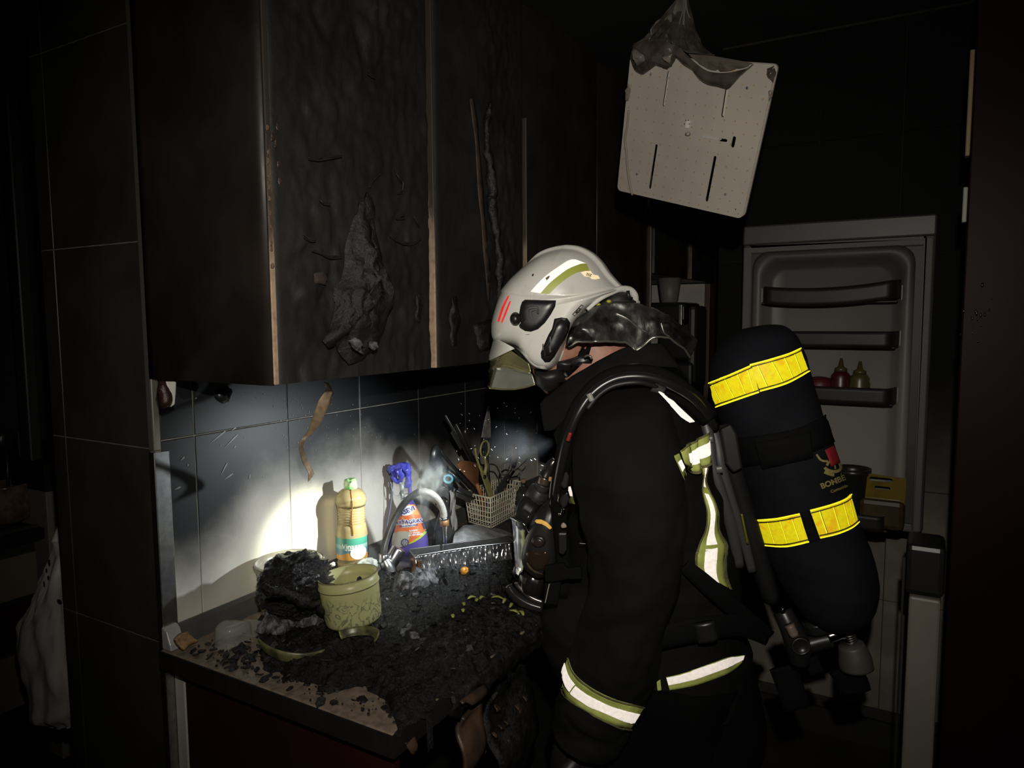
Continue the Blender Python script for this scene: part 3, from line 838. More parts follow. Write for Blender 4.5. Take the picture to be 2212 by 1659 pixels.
# ------------------------------------------------------------------ sink
r = tag(root('sink', (1.56, -.28, .9)), 'inset steel sink under the char and the running tap', 'sink')
so = [V((x, y, .9012)) for x, y in rrect(1.30, 1.98, -.55, -.05, .03)]
si = [V((x, y, .9012)) for x, y in rrect(1.46, 1.76, -.49, -.17, .05)]
plate_holes(so, [si], (0, 0, .0035)).build('rim', M['steel_dirty'], r, smooth=False)

# ------------------------------------------------------------------ char heap over the worktop
poly = [on(x, y, 2, .905).xy for x, y in [(556,1325),(556,1380),(566,1440),(650,1475),(700,1492),(790,1478),(826,1530),(850,1592)]]
poly = [(p.x, p.y) for p in poly]+[(.99, -.610), (1.365, -.610), (1.75, -.60), (1.75, -.40), (1.60, -.30), (1.46, -.20), (1.36, -.10), (1.22, -.03), (1.06, -.03)]
def sd(x, y):
    ins, best = False, 9
    n = len(poly)
    for i in range(n):
        (x0, y0), (x1, y1) = poly[i], poly[(i+1) % n]
        if (y0 > y) != (y1 > y) and x < (x1-x0)*(y-y0)/(y1-y0)+x0: ins = not ins
        dx, dy = x1-x0, y1-y0
        t = max(0, min(1, ((x-x0)*dx+(y-y0)*dy)/(dx*dx+dy*dy)))
        best = min(best, math.hypot(x-x0-t*dx, y-y0-t*dy))
    return best if ins else -best
def heap(x, y):
    d = sd(x, y)+.018*nz((x, y, 0), 18, 3)
    k = smooth(-.004, .035, d)
    a = noise.ridged_multi_fractal(V((x, y*1.3, 2))*20, 1.0, 2.0, 4, 1.0, 2.0)*.5
    h = .012+.012*nz((x, y, 5), 7, 3)+.008*a+.005*nz((x, y, 1), 75, 4)
    # deeper where things burnt in front of the sink and beside the pot
    h += .022*math.exp(-((x-1.40)**2/.03+(y+.30)**2/.008))
    h += .020*math.exp(-((x-1.13)**2/.006+(y+.16)**2/.006))
    return .9+max(-.004, k*max(.004, h)-.004*(1-k))
HX0, HX1, HY0, HY1 = .845, 1.77, -.622, -.026
mb = MB().grid(lambda u, v: V((HX0+(HX1-HX0)*u, HY0+(HY1-HY0)*v, heap(HX0+(HX1-HX0)*u, HY0+(HY1-HY0)*v)-(.06 if HY0+(HY1-HY0)*v < -.614 else 0))), 330, 220)
keep = [f for f in mb.f if any(mb.v[i].z > .8985 for i in f)]
mb.f = keep
HEAP = mb.bvh()
hp = mb.build('char_heap', M['char'])
hp['kind'] = 'stuff'
tag(hp, 'black wet heap of charred debris spread over the worktop', 'debris')
# loose char flakes on the bare worktop and on the heap
fk = MB()
def flk(mb, x, y, z, s, th=.003):
    n = random.randint(5, 7)
    a0 = random.uniform(0, 6.3)
    tl = V((random.gauss(0, .35), random.gauss(0, .35), 1)).normalized()
    u = tl.orthogonal().normalized(); w_ = tl.cross(u)
    P = [V((x, y, z))+(u*math.cos(a0+2*math.pi*i/n)+w_*math.sin(a0+2*math.pi*i/n)*.7)*s*random.uniform(.55, 1.1) for i in range(n)]
    mb.prism(P, tl*th)
for _ in range(300):
    t = random.random()
    if t < .5: x, y = on(random.gauss(520, 45), random.gauss(1415, 20), 2, .902).xy
    elif t < .8:
        k = random.random(); x, y = on(470+400*k+random.gauss(0, 22), 1420+130*k+random.gauss(0, 14), 2, .902).xy
    else: x, y = random.uniform(.86, .99), random.uniform(-.60, -.08)
    if x < .848 or y < -.6 or y > -.05: continue
    z = max(.9005, heap(x, y))
    flk(fk, x, y, z+.001, random.choice((.002, .003, .004, .006, .010, .014)), random.choice((.001, .002, .003)))
o = stuff(fk.build('char_flakes', M['char_dry'], smooth=False)); tag(o, 'scattered char flakes on the bare end of the worktop', 'debris')
fk = MB(); fg = MB()
for _ in range(900):
    x, y = random.uniform(.92, 1.72), random.uniform(-.6, -.06)
    if sd(x, y) < .02: continue
    s = random.choice((.003, .005, .007, .011, .016))
    flk(fg if random.random() < .08 else fk, x, y, heap(x, y)-.001, s, random.choice((.001, .002, .004)))
tag(stuff(fk.build('char_shards', M['char'], smooth=False)), 'glossy black shards lying all over the char heap', 'debris')
tag(stuff(fg.build('ash_shards', M['char_gray'], smooth=False)), 'grey ash shards scattered through the char heap', 'debris')
# crumpled burnt sheets in front of the sink
def crumple(c, sx, sy, h, f, mt, name, label, seed, rot=0):
    mb = MB()
    def fn(u, v):
        a, b = (u-.5)*2*sx, (v-.5)*2*sy
        x, y = c[0]+a*math.cos(rot)-b*math.sin(rot), c[1]+a*math.sin(rot)+b*math.cos(rot)
        e = max(0, 1-((u-.5)**2+(v-.5)**2)*4.2)
        k = noise.ridged_multi_fractal(V((a, b, seed))*f, 1.0, 2.0, 4, 1.0, 2.0)
        q = V((x, y, c[2]+h*(e**.6)+h*.42*(k-1)*min(1, e*3)))
        return q+V((nz((a, b, seed+3), f*1.5, 3), nz((a, b, seed+9), f*1.5, 3), 0))*h*.3
    mb.grid(fn, 60, 60)
    o = mb.build(name, mt, solid=.002)
    return tag(o, label, 'debris')
def hz(x, y, d=0): return V((x, y, heap(x, y)+d))
q = on(605, 1350, 2, .915); crumple(hz(q.x, q.y, -.004), .045, .035, .035, 30, M['char_gray'], 'crumpled_sheet', 'grey glinting crumpled burnt sheet in front of the charred pot', 1, .3)
q = on(672, 1335, 2, .92); crumple(hz(q.x, q.y, -.004), .035, .028, .028, 34, M['char_gray'], 'crumpled_sheet', 'smaller glinting crumple between the pot and the plastic tub', 4, .8)
q = on(900, 1260, 2, .93); crumple(hz(q.x, q.y, -.012), .06, .035, .035, 26, M['char_gray'], 'crumpled_sheet', 'wet grey crumple right of the plastic tub, under the faucet', 7, -.5)
q = on(1050, 1262, 2, .93); crumple(hz(q.x, q.y, -.012), .06, .03, .03, 26, M['char'], 'crumpled_sheet', 'black crumple in front of the tray, left of the hanging mask', 11, -.6)
q = on(965, 1255, 2, .93); crumple(hz(q.x, q.y, -.012), .04, .025, .032, 30, M['char'], 'crumpled_sheet', 'black crumple under the falling water', 13, -.6)
# vegetable peelings, half-burnt
peel = mat('yellow_green_peel', (.38, .38, .10), .35, (.22, .25, .05), 60)
for i, (x, y, l) in enumerate([(1075,1278,16),(1090,1283,16),(1105,1290,14),(1018,1281,12),(1030,1283,12),(1113,1302,18),(1128,1312,14),(1002,1298,8),(1000,1312,7),(978,1320,8),(1040,1280,9),(1140,1300,8)]):
    q = on(x, y, 2, .93); th = random.uniform(0, 3)
    b = hz(q.x, q.y, .004); s = l*.0009
    mb = MB().tube([b-V((math.cos(th), math.sin(th), 0))*s, b+V((0, 0, .003)), b+V((math.cos(th+.4), math.sin(th+.4), 0))*s], [.002, .0042, .002], 8, flat=.5, smooth=4)
    tag(mb.build('vegetable_peel', peel), 'half-burnt yellow-green vegetable peel among the char near the mask', 'food scrap', 'vegetable peelings in the char')
q = on(1003, 1243, 2, .93)
mb = MB().sphere(hz(q.x, q.y, .008), .011, 12, 8, (1.1, .8, .9), lambda d: 1+.3*nz(d*2, 1.5, 2))
tag(mb.build('orange_scrap', mat('orange_scrap_skin', (.75, .33, .03), .3, (.25, .09, .02), 160)), 'bright orange burnt scrap in the char below the tray', 'food scrap')
# burnt plate rims poking out of the heap
def rim(px, rad, a0, a1, tilt, mt, name, label, zz=.012, hh=.016):
    q = on(*px, 2, .91); c = hz(q.x, q.y, zz)
    mb = MB()
    def fn(u, v):
        a = a0+(a1-a0)*u
        rr = rad*(.80+.20*v)
        h = hh*v*v
        return c+V((rr*math.cos(a), rr*math.sin(a), h+tilt*math.sin(a)*rr))
    mb.grid(fn, 30, 6)
    return tag(mb.build(name, mt, solid=.003), label, 'plate')
yg = mat('scorched_yellow_plate', (.17, .16, .06), .35, (.03, .03, .02), 40)
rim((645, 1395), .085, math.radians(165), math.radians(265), .25, yg, 'scorched_plate', 'scorched yellowish plate rim sticking out at the left edge of the char', .004, .030)
rim((765, 1415), .05, math.radians(-60), math.radians(80), -.1, yg, 'scorched_plate', 'small scorched greenish rim half buried below the plastic tub', .012)

# ------------------------------------------------------------------ pot with the burnt lump
pc = V((on(628, 1300, 1, -.10).x, -.10, .9045))
r = tag(root('stock_pot', pc), 'cream glazed pot at left on the worktop, holding a charred lump', 'pot')
PP = [(.052, 0), (.060, .006), (.066, .03), (.067, .055), (.061, .066), (.064, .082), (.072, .112), (.0735, .122), (.070, .122), (.066, .11), (.055, .05), (.03, .02), (.001, .016)]
MB().lathe(PP, pc, seg=40, caps=False).build('body', mat('cream_glaze', (.52, .50, .41), .25, (.40, .37, .28), 20), r)
mb = MB().lathe([(.0745, .1235), (.076, .120), (.0745, .117), (.0725, .12)], pc, seg=40, caps=False); mb.build('rim', mat('glaze_rim', (.66, .64, .54), .2), r)
lp = on(640, 1262, 1, -.165)
def lump(d):
    k = noise.ridged_multi_fractal(V((d.x*.7, d.y*.7, d.z*4.2+.8*d.x*d.x))*1.5, 1.0, 2.0, 5, 1.0, 2.0)
    return .90+.16*(k-.9)+.05*nz(d*5, 1, 3)
mb = MB().sphere(lp, .083, 84, 52, (1.02, .95, .86), lump)
o = mb.build('charred_lump', M['char_wet'])
tag(o, 'big black folded charred lump slumped out of the cream pot', 'debris')
mb = MB()
S = [on(x, y, 1, -.258) for x, y in ((566,1245),(567,1262),(574,1272),(590,1280),(608,1279),(630,1287),(655,1300),(676,1306),(688,1303),(690,1316),(700,1326))]
mb.tube(S, [.004, .007, .009, .008, .008, .009, .010, .008, .006, .006, .003], 10, smooth=5)
for v in mb.v: v += V((nz(v, 50, 3), nz(v+V((5,0,0)), 50, 3), nz(v+V((0,5,0)), 50, 3)))*.005
tag(mb.build('charred_roll', M['char_wet']), 'glinting charred roll of cloth along the front of the charred lump', 'debris')
mb = MB().sphere(on(719, 1219, 1, -.13), .007, 10, 7, (1, 1, .7), lambda d: 1+.4*nz(d*2, 1, 2))
tag(mb.build('white_scrap', mat('white_scrap', (.8, .8, .78), .4)), 'small bright white scrap between the charred lump and the vinegar bottle', 'scrap')

# ------------------------------------------------------------------ yellowed plastic tub
P1, P2 = on(705, 1350, 1, -.30), on(828, 1350, 1, -.30)
tc = on(766, 1358, 2, .925); tc = V((tc.x+.027, tc.y+.026, heap(tc.x, tc.y)+.003))
tb = (at(829, 1300, (tc-CAM).dot(FW))-at(703, 1300, (tc-CAM).dot(FW))).length/2*1.05
r = tag(root('plastic_tub', tc), 'yellowed open plastic tub with cracked frosting, in the char before the vinegar bottle', 'tub')
th_ = .099
t = NT('yellowed_translucent_plastic')
cr_ = t.rng(t.tex('VOR', scale=42, vec=None), .0, .5)
nn = t.tex(scale=34, detail=2.5, rough=.5, dist=1.6)
fr = t.math('MULTIPLY', t.rng(t.math('ABSOLUTE', t.math('SUBTRACT', nn, .5)), .055, .012), t.rng(t.z(), 1.0, .975))
t.set(col=t.mix(fr, (.58, .57, .29), (.25, .26, .15)), rough=.35, trans=.0, sss=.0)
tr_ = t.node('ShaderNodeBsdfTranslucent'); tr_.inputs[0].default_value = (.62, .60, .26, 1)
ms = t.node('ShaderNodeMixShader'); ms.inputs[0].default_value = .35
t.lk(t.b.outputs[0], ms.inputs[1]); t.lk(tr_.outputs[0], ms.inputs[2]); t.lk(ms.outputs[0], t.n['Material Output'].inputs[0])
tubm = t.m
tax = (UP+RT*-.115+FH*.02).normalized()
MB().lathe([(tb*.76, .004), (tb*.84, .0), (tb*.895, .006), (tb*.915, .016), (tb*.95, th_*.80), (tb*.955, th_), (tb*.93, th_), (tb*.925, th_*.80), (tb*.87, .016), (tb*.80, .008), (.001, .006)], tc, tax, 56, False).build('body', tubm, r)
MB().lathe([(tb*.945, th_*.80), (tb*.985, th_*.805), (tb*.985, th_*.83), (tb*.95, th_*.84)], tc, tax, 56, False).build('flange', tubm, r)
MB().lathe([(tb*.95, th_*.995), (tb*.972, th_*1.0), (tb*.972, th_*1.02), (tb*.93, th_*1.02), (tb*.925, th_)], tc, tax, 56, False).build('rim', tubm, r)
dk = mat('rim_dirt', (.09, .07, .035), .5)
MB().lathe([(tb*.958, th_*.785), (tb*.975, th_*.797), (tb*.98, th_*.803)], tc, tax, 56, False).build('rim_line', dk, r)
MB().lathe([(tb*.974, th_*1.014), (tb*.973, th_*1.024), (tb*.955, th_*1.024)], tc, tax, 56, False).build('rim_line', dk, r)
tw = tc+tax*(th_*.93)-FH*tb*.35+RT*tb*.45
mb = MB().prism([tw+RT*x+UP*z for x, z in ((-.005,.009),(0,.013),(.004,.010),(.006,.004),(.003,.000),(.001,.003),(-.001,-.003),(-.004,-.001),(-.006,.003))], FH*-.002)
tag(mb.build('char_chip', M['soot_black'], smooth=False), 'small black chip stuck on the inner rim of the plastic tub', 'debris')
q = on(790, 1222, 1, -.115)
mb = MB().sphere(q+V((0, 0, -.004)), .036, 40, 26, (1.15, .6, .60), lambda d: .85+.20*noise.ridged_multi_fractal(d*2.4, 1.0, 2.0, 4, 1.0, 2.0)*.6)
tag(mb.build('ash_lump', M['ash']), 'pale speckled ash lump behind the plastic tub, before the vinegar bottle', 'debris')

# ------------------------------------------------------------------ vinegar bottle
vb = on(762, 1218, 1, -.062); vb.z -= .004
dep = (vb-CAM).dot(FW); S = dep/F
H = lambda y: vb.z+(1218-y)*S*1.0-vb.z
R = lambda w_: w_/2*S
r = tag(root('vinegar_bottle', vb), 'ribbed amber vinegar bottle with green cap and bright label, by the lit wall', 'bottle')
prof = [(R(60), 0), (R(64), .003), (R(65), .012), (R(62), .016), (R(65), .022), (R(67), .03), (R(67), H(1150)), (R(66), H(1144)), (R(63), H(1134)), (R(60), H(1125))]
y = 1122
while y > 1088:
    prof += [(R(53.5), H(y)), (R(58.5), H(y-2.2)), (R(58.5), H(y-3.6)), (R(53.5), H(y-5.6))]; y -= 5.6
prof += [(R(59), H(1086)), (R(64), H(1079)), (R(65), H(1071)), (R(62), H(1063)), (R(53), H(1056)), (R(40), H(1051)), (R(27), H(1048)), (R(24), H(1047)), (R(23), H(1046))]
t = NT('amber_vinegar_plastic')
n_ = t.rng(t.tex(scale=120, detail=6), .55, .75)
t.set(col=t.mix(n_, (.52, .43, .24), (.46, .40, .30)), rough=.2, trans=.6, ior=1.2)
VM = t.m
MB().lathe(prof, vb, seg=48).build('bottle', VM, r)
t2 = mat('vinegar_dribble', (.30, .14, .015), .12, trans=.3)
a_v = math.atan2((CAM-vb).y, (CAM-vb).x)
def cyl(ang, z, rad): return vb+V((math.cos(a_v+ang)*rad, math.sin(a_v+ang)*rad, z))
dr_ = [(y, rr) for y, rr in ((1047,25),(1052,44),(1058,56),(1067,65),(1078,66),(1090,59),(1110,59.5),(1124,61),(1134,64),(1142,67))]
MB().tube([cyl(.05-.03*math.sin(i*1.3), H(y), R(rr)) for i, (y, rr) in enumerate(dr_)], [.0016, .001, .0014, .0012, .0015, .0013, .0016, .0018, .0022, .0014], 8, smooth=4).build('dribble', t2, r)
grn = mat('green_cap_plastic', (.16, .62, .16), .3, (.75, .85, .55), 90)
cpm = MB().lathe([(R(25), H(1050)), (R(27), H(1047)), (R(27), H(1032)), (R(24), H(1028)), (R(14), H(1027)), (R(10), H(1031)), (.0005, H(1032))], vb, seg=26, caps=False)
for v in cpm.v: v += V((nz(v, 90, 2), nz(v+V((3,0,0)), 90, 2), nz(v+V((0,3,0)), 90, 2)))*.0028
cap = cpm.build('cap', grn, r)
MB().prism([cyl(.25+a*.0, 0, 0)*0+cyl(dx, H(1036)+dz, R(28.5)) for dx, dz in ((-.45,.004),(-.1,.007),(.35,.005),(.3,-.003),(-.05,-.007),(-.4,-.004))], (0, 0, .0001)).build('melt_hole', mat('dark_melt', (.10, .16, .10), .4), r)
def lbl(a0, a1, y0, y1, colr, off=.0006, nu=30, nv=6, curve=None, name='label_band', rough=.35):
    def fn(u, v):
        a = a0+(a1-a0)*u
        yy = y0+(y1-y0)*v
        if curve: yy = y0+curve(u)*(1-v)+(y1-y0)*v
        return cyl(a, H(yy), R(67)+off)
    return MB().grid(fn, nu, nv).build(name, colr if not isinstance(colr, tuple) else mat(name+'_ink', colr, rough), lb)
lb = MB().grid(lambda u, v: cyl(-1.75+3.2*u, H(1196)+(H(1149)-H(1196))*v, R(67)+.0003), 40, 8).build('label', mat('label_paper', (.55, .57, .53), .35), r)
lbl(-1.75, 1.2, 1149, 1164, (.05, .22, .165))
lbl(-1.75, 1.2, 1164, 1172, (.20, .33, .31))
lbl(-1.75, 1.2, 1172, 1186, (.10, .20, .24))
lbl(-1.55, 1.2, 1183, 1196, (.50, .25, .06), off=.001, curve=lambda u: 3*math.sin(u*9))
lbl(-1.75, -1.5, 1176, 1196, (.55, .62, .58), off=.0012)
cap_c = [(.42+.55*math.cos(a), 1181+14*math.sin(a)) for a in [2*math.pi*k/28 for k in range(28)]]
mb = MB()
RR = [[cyl(.42+(a-.42)*l, H(1181+(y-1181)*l), R(67)+.0016) for a, y in cap_c] for l in (1, .75, .5, .25, .02)]
mb.rings(RR, False).build('label_disc', mat('label_white', (.85, .84, .76), .4), lb)
ink = mat('white_lettering', (.85, .86, .82), .4)
text_map('Vinagre', lambda x, y: cyl(.02+x/(R(67)), H(1166)+y, R(67)+.0014), size=.0175).build('lettering', ink, lb)
text_map('de manzana', lambda x, y: cyl(-.05+x/(R(67)), H(1173)+y, R(67)+.0014), size=.0072, bold=.0001).build('lettering', ink, lb)
lbl(1.2, 1.45, 1149, 1196, (.02, .03, .03), off=.001)

# ------------------------------------------------------------------ degreaser spray bottle with its melted trigger
sb = on(893, 1196, 1, -.085); sb.z = .9055
dep = (sb-CAM).dot(FW); S2 = dep/F
yb_ = 829.5+(F*((sb-CAM).dot(-CUP))/dep)
r = tag(root('degreaser_bottle', sb), 'orange and purple degreaser spray bottle with a melted blue trigger, behind the tap', 'spray bottle')
fr_ = (RT*.97-FH*.24).normalized(); dpt = (FH*.97+RT*.24).normalized()
def SB(x, y, d): return sb+fr_*((x-893)*S2)+UP*((yb_-y)*S2)+dpt*d
sect = [(1196, 842, 925, .026), (1180, 841, 926, .030), (1165, 845, 925, .031), (1150, 850, 923, .031), (1135, 855, 917, .030), (1120, 860, 911, .029), (1105, 865, 904, .027), (1090, 869, 897, .024), (1082, 872, 893, .021), (1077, 874, 890, .016), (1070, 876, 888, .013)]
def ssec(y):
    for a, b in zip(sect, sect[1:]):
        if b[0] <= y <= a[0]:
            k = (a[0]-y)/(a[0]-b[0]); return [a[i]+(b[i]-a[i])*k for i in (1, 2, 3)]
    return sect[-1][1:] if y < sect[-1][0] else sect[0][1:]
def spt(y, a, off=0):
    l, rr, d = ssec(y)
    c, s = math.cos(a), math.sin(a)
    x = (l+rr)/2+(rr-l)/2*math.copysign(abs(c)**.75, c)
    return SB(x, y, (d+off)*math.copysign(abs(s)**.75, s))
mb = MB()
mb.rings([[spt(a[0], 2*math.pi*k/48) for k in range(48)] for a in sect])
mb.build('body', mat('purple_plastic', (.115, .09, .34), .28), r)
FRONT = MB().rings([[spt(1196-i*2, 2*math.pi*k/64, .0) for k in range(64)] for i in range(61)])
FB = [FRONT.bvh()]
def fprint(poly, colr, off, name='print', dens=4):
    return badge(FB, poly, .0, 5, base=off, dens=dens).build(name, mat(name+'_%d' % len(bpy.data.materials), colr, .4), sl)
sl = badge(FB, [(869,1092),(884,1090),(896,1090),(906,1108),(914,1126),(921,1142),(916,1150),(905,1160),(893,1168),(880,1176),(866,1182),(850,1186),(848,1170),(852,1150),(857,1130),(863,1110)], .0, 8, base=.0005, dens=3).build('sleeve', mat('orange_sleeve', (.72, .185, .06), .4), r)
fprint([(850,1152),(862,1148),(876,1147),(886,1150),(884,1165),(876,1178),(862,1182),(848,1186),(847,1168)], (.46, .45, .38), .0009)
fprint([(886,1090),(893,1090),(900,1100),(905,1112),(893,1112),(886,1104)], (.85, .36, .05), .0009)
fprint([(921,1141),(917,1150),(906,1160),(893,1168),(881,1175),(880,1177),(895,1171),(908,1163),(919,1153),(923,1144)], (.45, .55, .08), .0011)
fprint(circ(881, 1103, 17, 24, 10, -.35), (.80, .82, .84), .0010, dens=1)
fprint(circ(875, 1172, 9.0, 20), (.10, .11, .14), .0012, dens=1)
wheel = circ(875, 1172, 6.2, 20)
fprint(wheel, (.34, .35, .40), .0016, dens=1)
def smap(x, y, off, px=1.0): return hit(FB, x, y, off)[0]
blu = mat('navy_lettering', (.03, .05, .26), .4)
whi = mat('white_print', (.85, .85, .85), .4)
def stext(txt, cx, cy, hpx, rot, mt, off, bold=0, name='lettering', space=1.0):
    c, s = math.cos(rot), math.sin(rot)
    text_map(txt, lambda x, y: smap(cx+x*c+y*s, cy+x*s-y*c, off), size=hpx, bold=bold*hpx, space=space).build(name, mt, sl)
stext('ASEVI', 880, 1104, 13, -.42, blu, .0016, .03)
stext('QUITAGRASAS', 886, 1127, 11.5, -.10, whi, .0013, .11)
stext('QUITAGRASAS', 886, 1127, 11.5, -.10, blu, .0019, .02)
fprint([(868,1133.5),(897,1131),(897,1137),(868,1140)], (.75, .76, .78), .0012)
stext('TIRA-GORDURAS', 882.5, 1135.6, 5.2, -.09, blu, .0016, .03)
for i, s_ in enumerate(('ELIMINA', 'LA GRASA', 'SIN ESFUERZO')):
    stext(s_, 893+i*2.3, 1146+i*4.6, 4.8, -.12, whi, .0014, .04)
for k in range(5):
    a = k*2*math.pi/5
    fprint([(875+math.cos(a+q)*rr, 1172+math.sin(a+q)*rr) for q, rr in ((-.2, 1.5), (-.13, 6), (.13, 6), (.2, 1.5))], (.10, .11, .14), .002)
MB().lathe([(.011, 0), (.012, .004), (.012, .014), (.009, .016)], SB(882, 1078, 0), seg=18).build('collar', mat('white_collar', (.6, .6, .58), .35), r)
tg = mat('melted_blue_plastic', (.05, .055, .42), .22, (.10, .11, .55), 90, spec=.7)
mb = MB().tube([SB(x, y, .0) for x, y in ((838,1019),(848,1012),(860,1008),(874,1006),(884,1012))], [.006, .010, .012, .012, .011], 16, smooth=4)
mb.tube([SB(x, y, 0) for x, y in ((884,1010),(886,1025),(884,1040),(879,1052))], [.010, .009, .008, .006], 14, smooth=4)
mb.tube([SB(x, y, -.004) for x, y in ((850,1012),(851,1028),(856,1038),(866,1036),(870,1026),(868,1012))], [.009, .006, .006, .006, .006, .008], 12, smooth=4)
mb.sphere(SB(867, 1020, .004), .015, 24, 16, (1.3, .7, .9))
for v in mb.v: v += V((nz(v, 55, 3), nz(v+V((3,0,0)), 55, 3), nz(v+V((0,3,0)), 55, 3)))*.007
mb.build('melted_trigger', tg, r)
mb = MB().tube([SB(x, y, .002) for x, y in ((886,1038),(887,1055),(887,1075),(884,1090))], [.0055, .0055, .006, .0065], 12, smooth=3)
mb.build('pump_neck', mat('purple_neck', (.12, .09, .36), .3), r)
mb = MB().tube([SB(x, y, -.004) for x, y in ((866,1040),(872,1050),(870,1062),(874,1075))], [.004, .006, .005, .007], 10, smooth=4).tube([SB(x, y, -.006) for x, y in ((846,1040),(847,1052),(853,1064),(862,1069),(868,1060),(872,1054))], .0012, 8, smooth=4)
mb.build('melted_pump', mat('pale_melted_plastic', (.5, .55, .56), .2, (.12, .13, .14), 80), r)
MB().tube([SB(x, y, -.008) for x, y in ((848,1042),(849,1062),(847,1082),(843,1105),(838,1128),(834,1148))], .0010, 8, smooth=4).build('hanging_thread', mat('blue_thread', (.25, .32, .6), .3), r)

# ------------------------------------------------------------------ second bottle: blue ring and smoked body
b2 = on(958, 1190, 1, -.12); b2.z = .9055
S3 = (b2-CAM).dot(FW)/F
r = tag(root('smoked_spray_bottle', b2), 'smoke-darkened spray bottle with a pale blue ring, between tap and wire basket', 'spray bottle')
y3 = 829.5+(F*((b2-CAM).dot(-CUP))/(b2-CAM).dot(FW))
def B3(x, y, d=0): return b2+RT*((x-958)*S3)+UP*((y3-y)*S3)+FH*d
mb = MB().rings([[B3((l+q)/2+(q-l)/2*math.cos(a), y, math.sin(a)*dd) for a in [2*math.pi*k/32 for k in range(32)]] for y, l, q, dd in ((1193,934,984,.028),(1178,933,986,.030),(1150,936,985,.030),(1130,941,982,.028),(1110,948,980,.025),(1095,953,978,.021),(1080,957,976,.016),(1068,960,976,.014))])
mb.build('body', mat('smoked_bottle', (.028, .026, .026), .12, (.05, .047, .045), 14), r)
mb = MB().grid(lambda u, v: B3(pl([(974,),(976,),(978,)], v)[0]+10*u+1.5*math.sin(v*9), 1055+90*v, -.02+.03*u+.004*math.sin(v*14+u*5)), 8, 30)
mb.build('torn_label', mat('torn_paper', (.34, .33, .31), .6, (.2, .19, .18), 30), r, solid=.0008)
mb = MB().grid(lambda u, v: B3(946+26*u, 1052+24*v-8*math.sin(u*3.1), -.018-.008*math.sin(u*3.1)*(1-v)), 14, 10)
mb.build('melted_shoulder', mat('grey_melted_film', (.13, .13, .13), .3, (.05, .05, .05), 40), r, solid=.001)
mb = MB()
cx_, cy_ = 971, 1030
mb.grid(lambda u, v: B3(cx_+(8.5+3.0*math.cos(2*math.pi*v))*math.cos(2*math.pi*u), cy_+(8.0+2.8*math.cos(2*math.pi*v))*math.sin(2*math.pi*u), -.012+.006*math.sin(2*math.pi*v)), 36, 10, True, True)
mb.build('ring', mat('pale_blue_plastic', (.10, .42, .56), .3, (.25, .55, .66), 60), r)
mb = MB().tube([B3(x, y, 0) for x, y in ((972,1040),(976,1052),(975,1070))], [.010, .008, .008], 12, smooth=3).tube([B3(x, y, 0) for x, y in ((958,1012),(972,1016),(986,1030),(994,1040))], [.004, .008, .008, .004], 10, smooth=3)
mb.build('trigger', mat('dark_melted_teal', (.02, .035, .045), .25), r)

# ------------------------------------------------------------------ tap
fb = V((1.372, -.135, .905))
def TP(x, y, k=0.0):
    yy = fb.y-.20*smooth(0, 1, (x-828)/140)*.55
    return on(x, y, 1, yy)
r = tag(root('tap', fb), 'curved steel tap with a soot-dark hose arm and running water', 'tap')
arc = [(828,1205),(829,1190),(833,1172),(840,1150),(848,1130),(858,1110),(868,1094),(880,1080),(893,1069),(906,1062),(920,1062),(934,1068),(945,1078),(953,1091),(958,1106),(959,1118)]
pts = [TP(*p) for p in arc]
k_ = 9
MB().tube(pts[:k_+1], [.0095]*2+[.0088]*(k_-1), 18, smooth=4).build('riser', mat('sooted_hose', (.055, .055, .058), .38, (.11, .11, .11), 30, metal=.4), r)
MB().tube(pts[k_:], .0090, 18, smooth=4).build('spout', mat('speckled_steel_hose', (.50, .49, .45), .35, (.36, .35, .32), 160, metal=.35), r)
tp = pts[-1]; td = (pts[-1]-pts[-2]).normalized()
MB().lathe([(.0098, -.002), (.0118, 0), (.0118, .004), (.0105, .006)], tp, td, 20).build('collar', M['steel'], r)
MB().lathe([(.0105, .006), (.0118, .008), (.0118, .021), (.0085, .022)], tp, td, 20).build('nozzle', mat('limescaled_copper', (.48, .24, .09), .4, (.28, .16, .07), 180, metal=.5), r)
fb0 = TP(828, 1205)
MB().lathe([(.0125, 0), (.0135, .003), (.0135, .020), (.012, .022)], fb0-V((0, 0, .012)), (pts[1]-pts[0]), 22).build('riser_collar', M['steel'], r)
MB().tube([fb0+V((.002, 0, -.004)), fb0+RT*.010+V((0, 0, -.022)), fb0+RT*.022+V((0, 0, -.045))], [.0135, .017, .016], 20, smooth=4).build('tap_body', M['steel'], r)
h0 = TP(846, 1212); h1_ = TP(863, 1183)
hx = (h1_-h0).normalized()
MB().lathe([(.016, -.008), (.0185, -.006), (.019, 0), (.019, .038), (.0175, .041), (.001, .041)], h0+hx*-.004, hx, 26).build('handle', M['steel'], r)
# falling water
wt = NT('water'); wt.set(col=(.95, .97, 1), rough=.02, trans=1.0, ior=1.33)
w0 = tp+td*.022
wend = V((w0.x+.002, w0.y, .952))
P = [w0+(wend-w0)*k for k in (0, .2, .45, .7, 1)]
mb = MB().tube(P, [.0075, .0058, .0048, .004, .005], 12, flat=.7, smooth=5)
tag(mb.build('water_stream', wt.m), 'thin stream of water falling from the tap nozzle onto the tray', 'water')

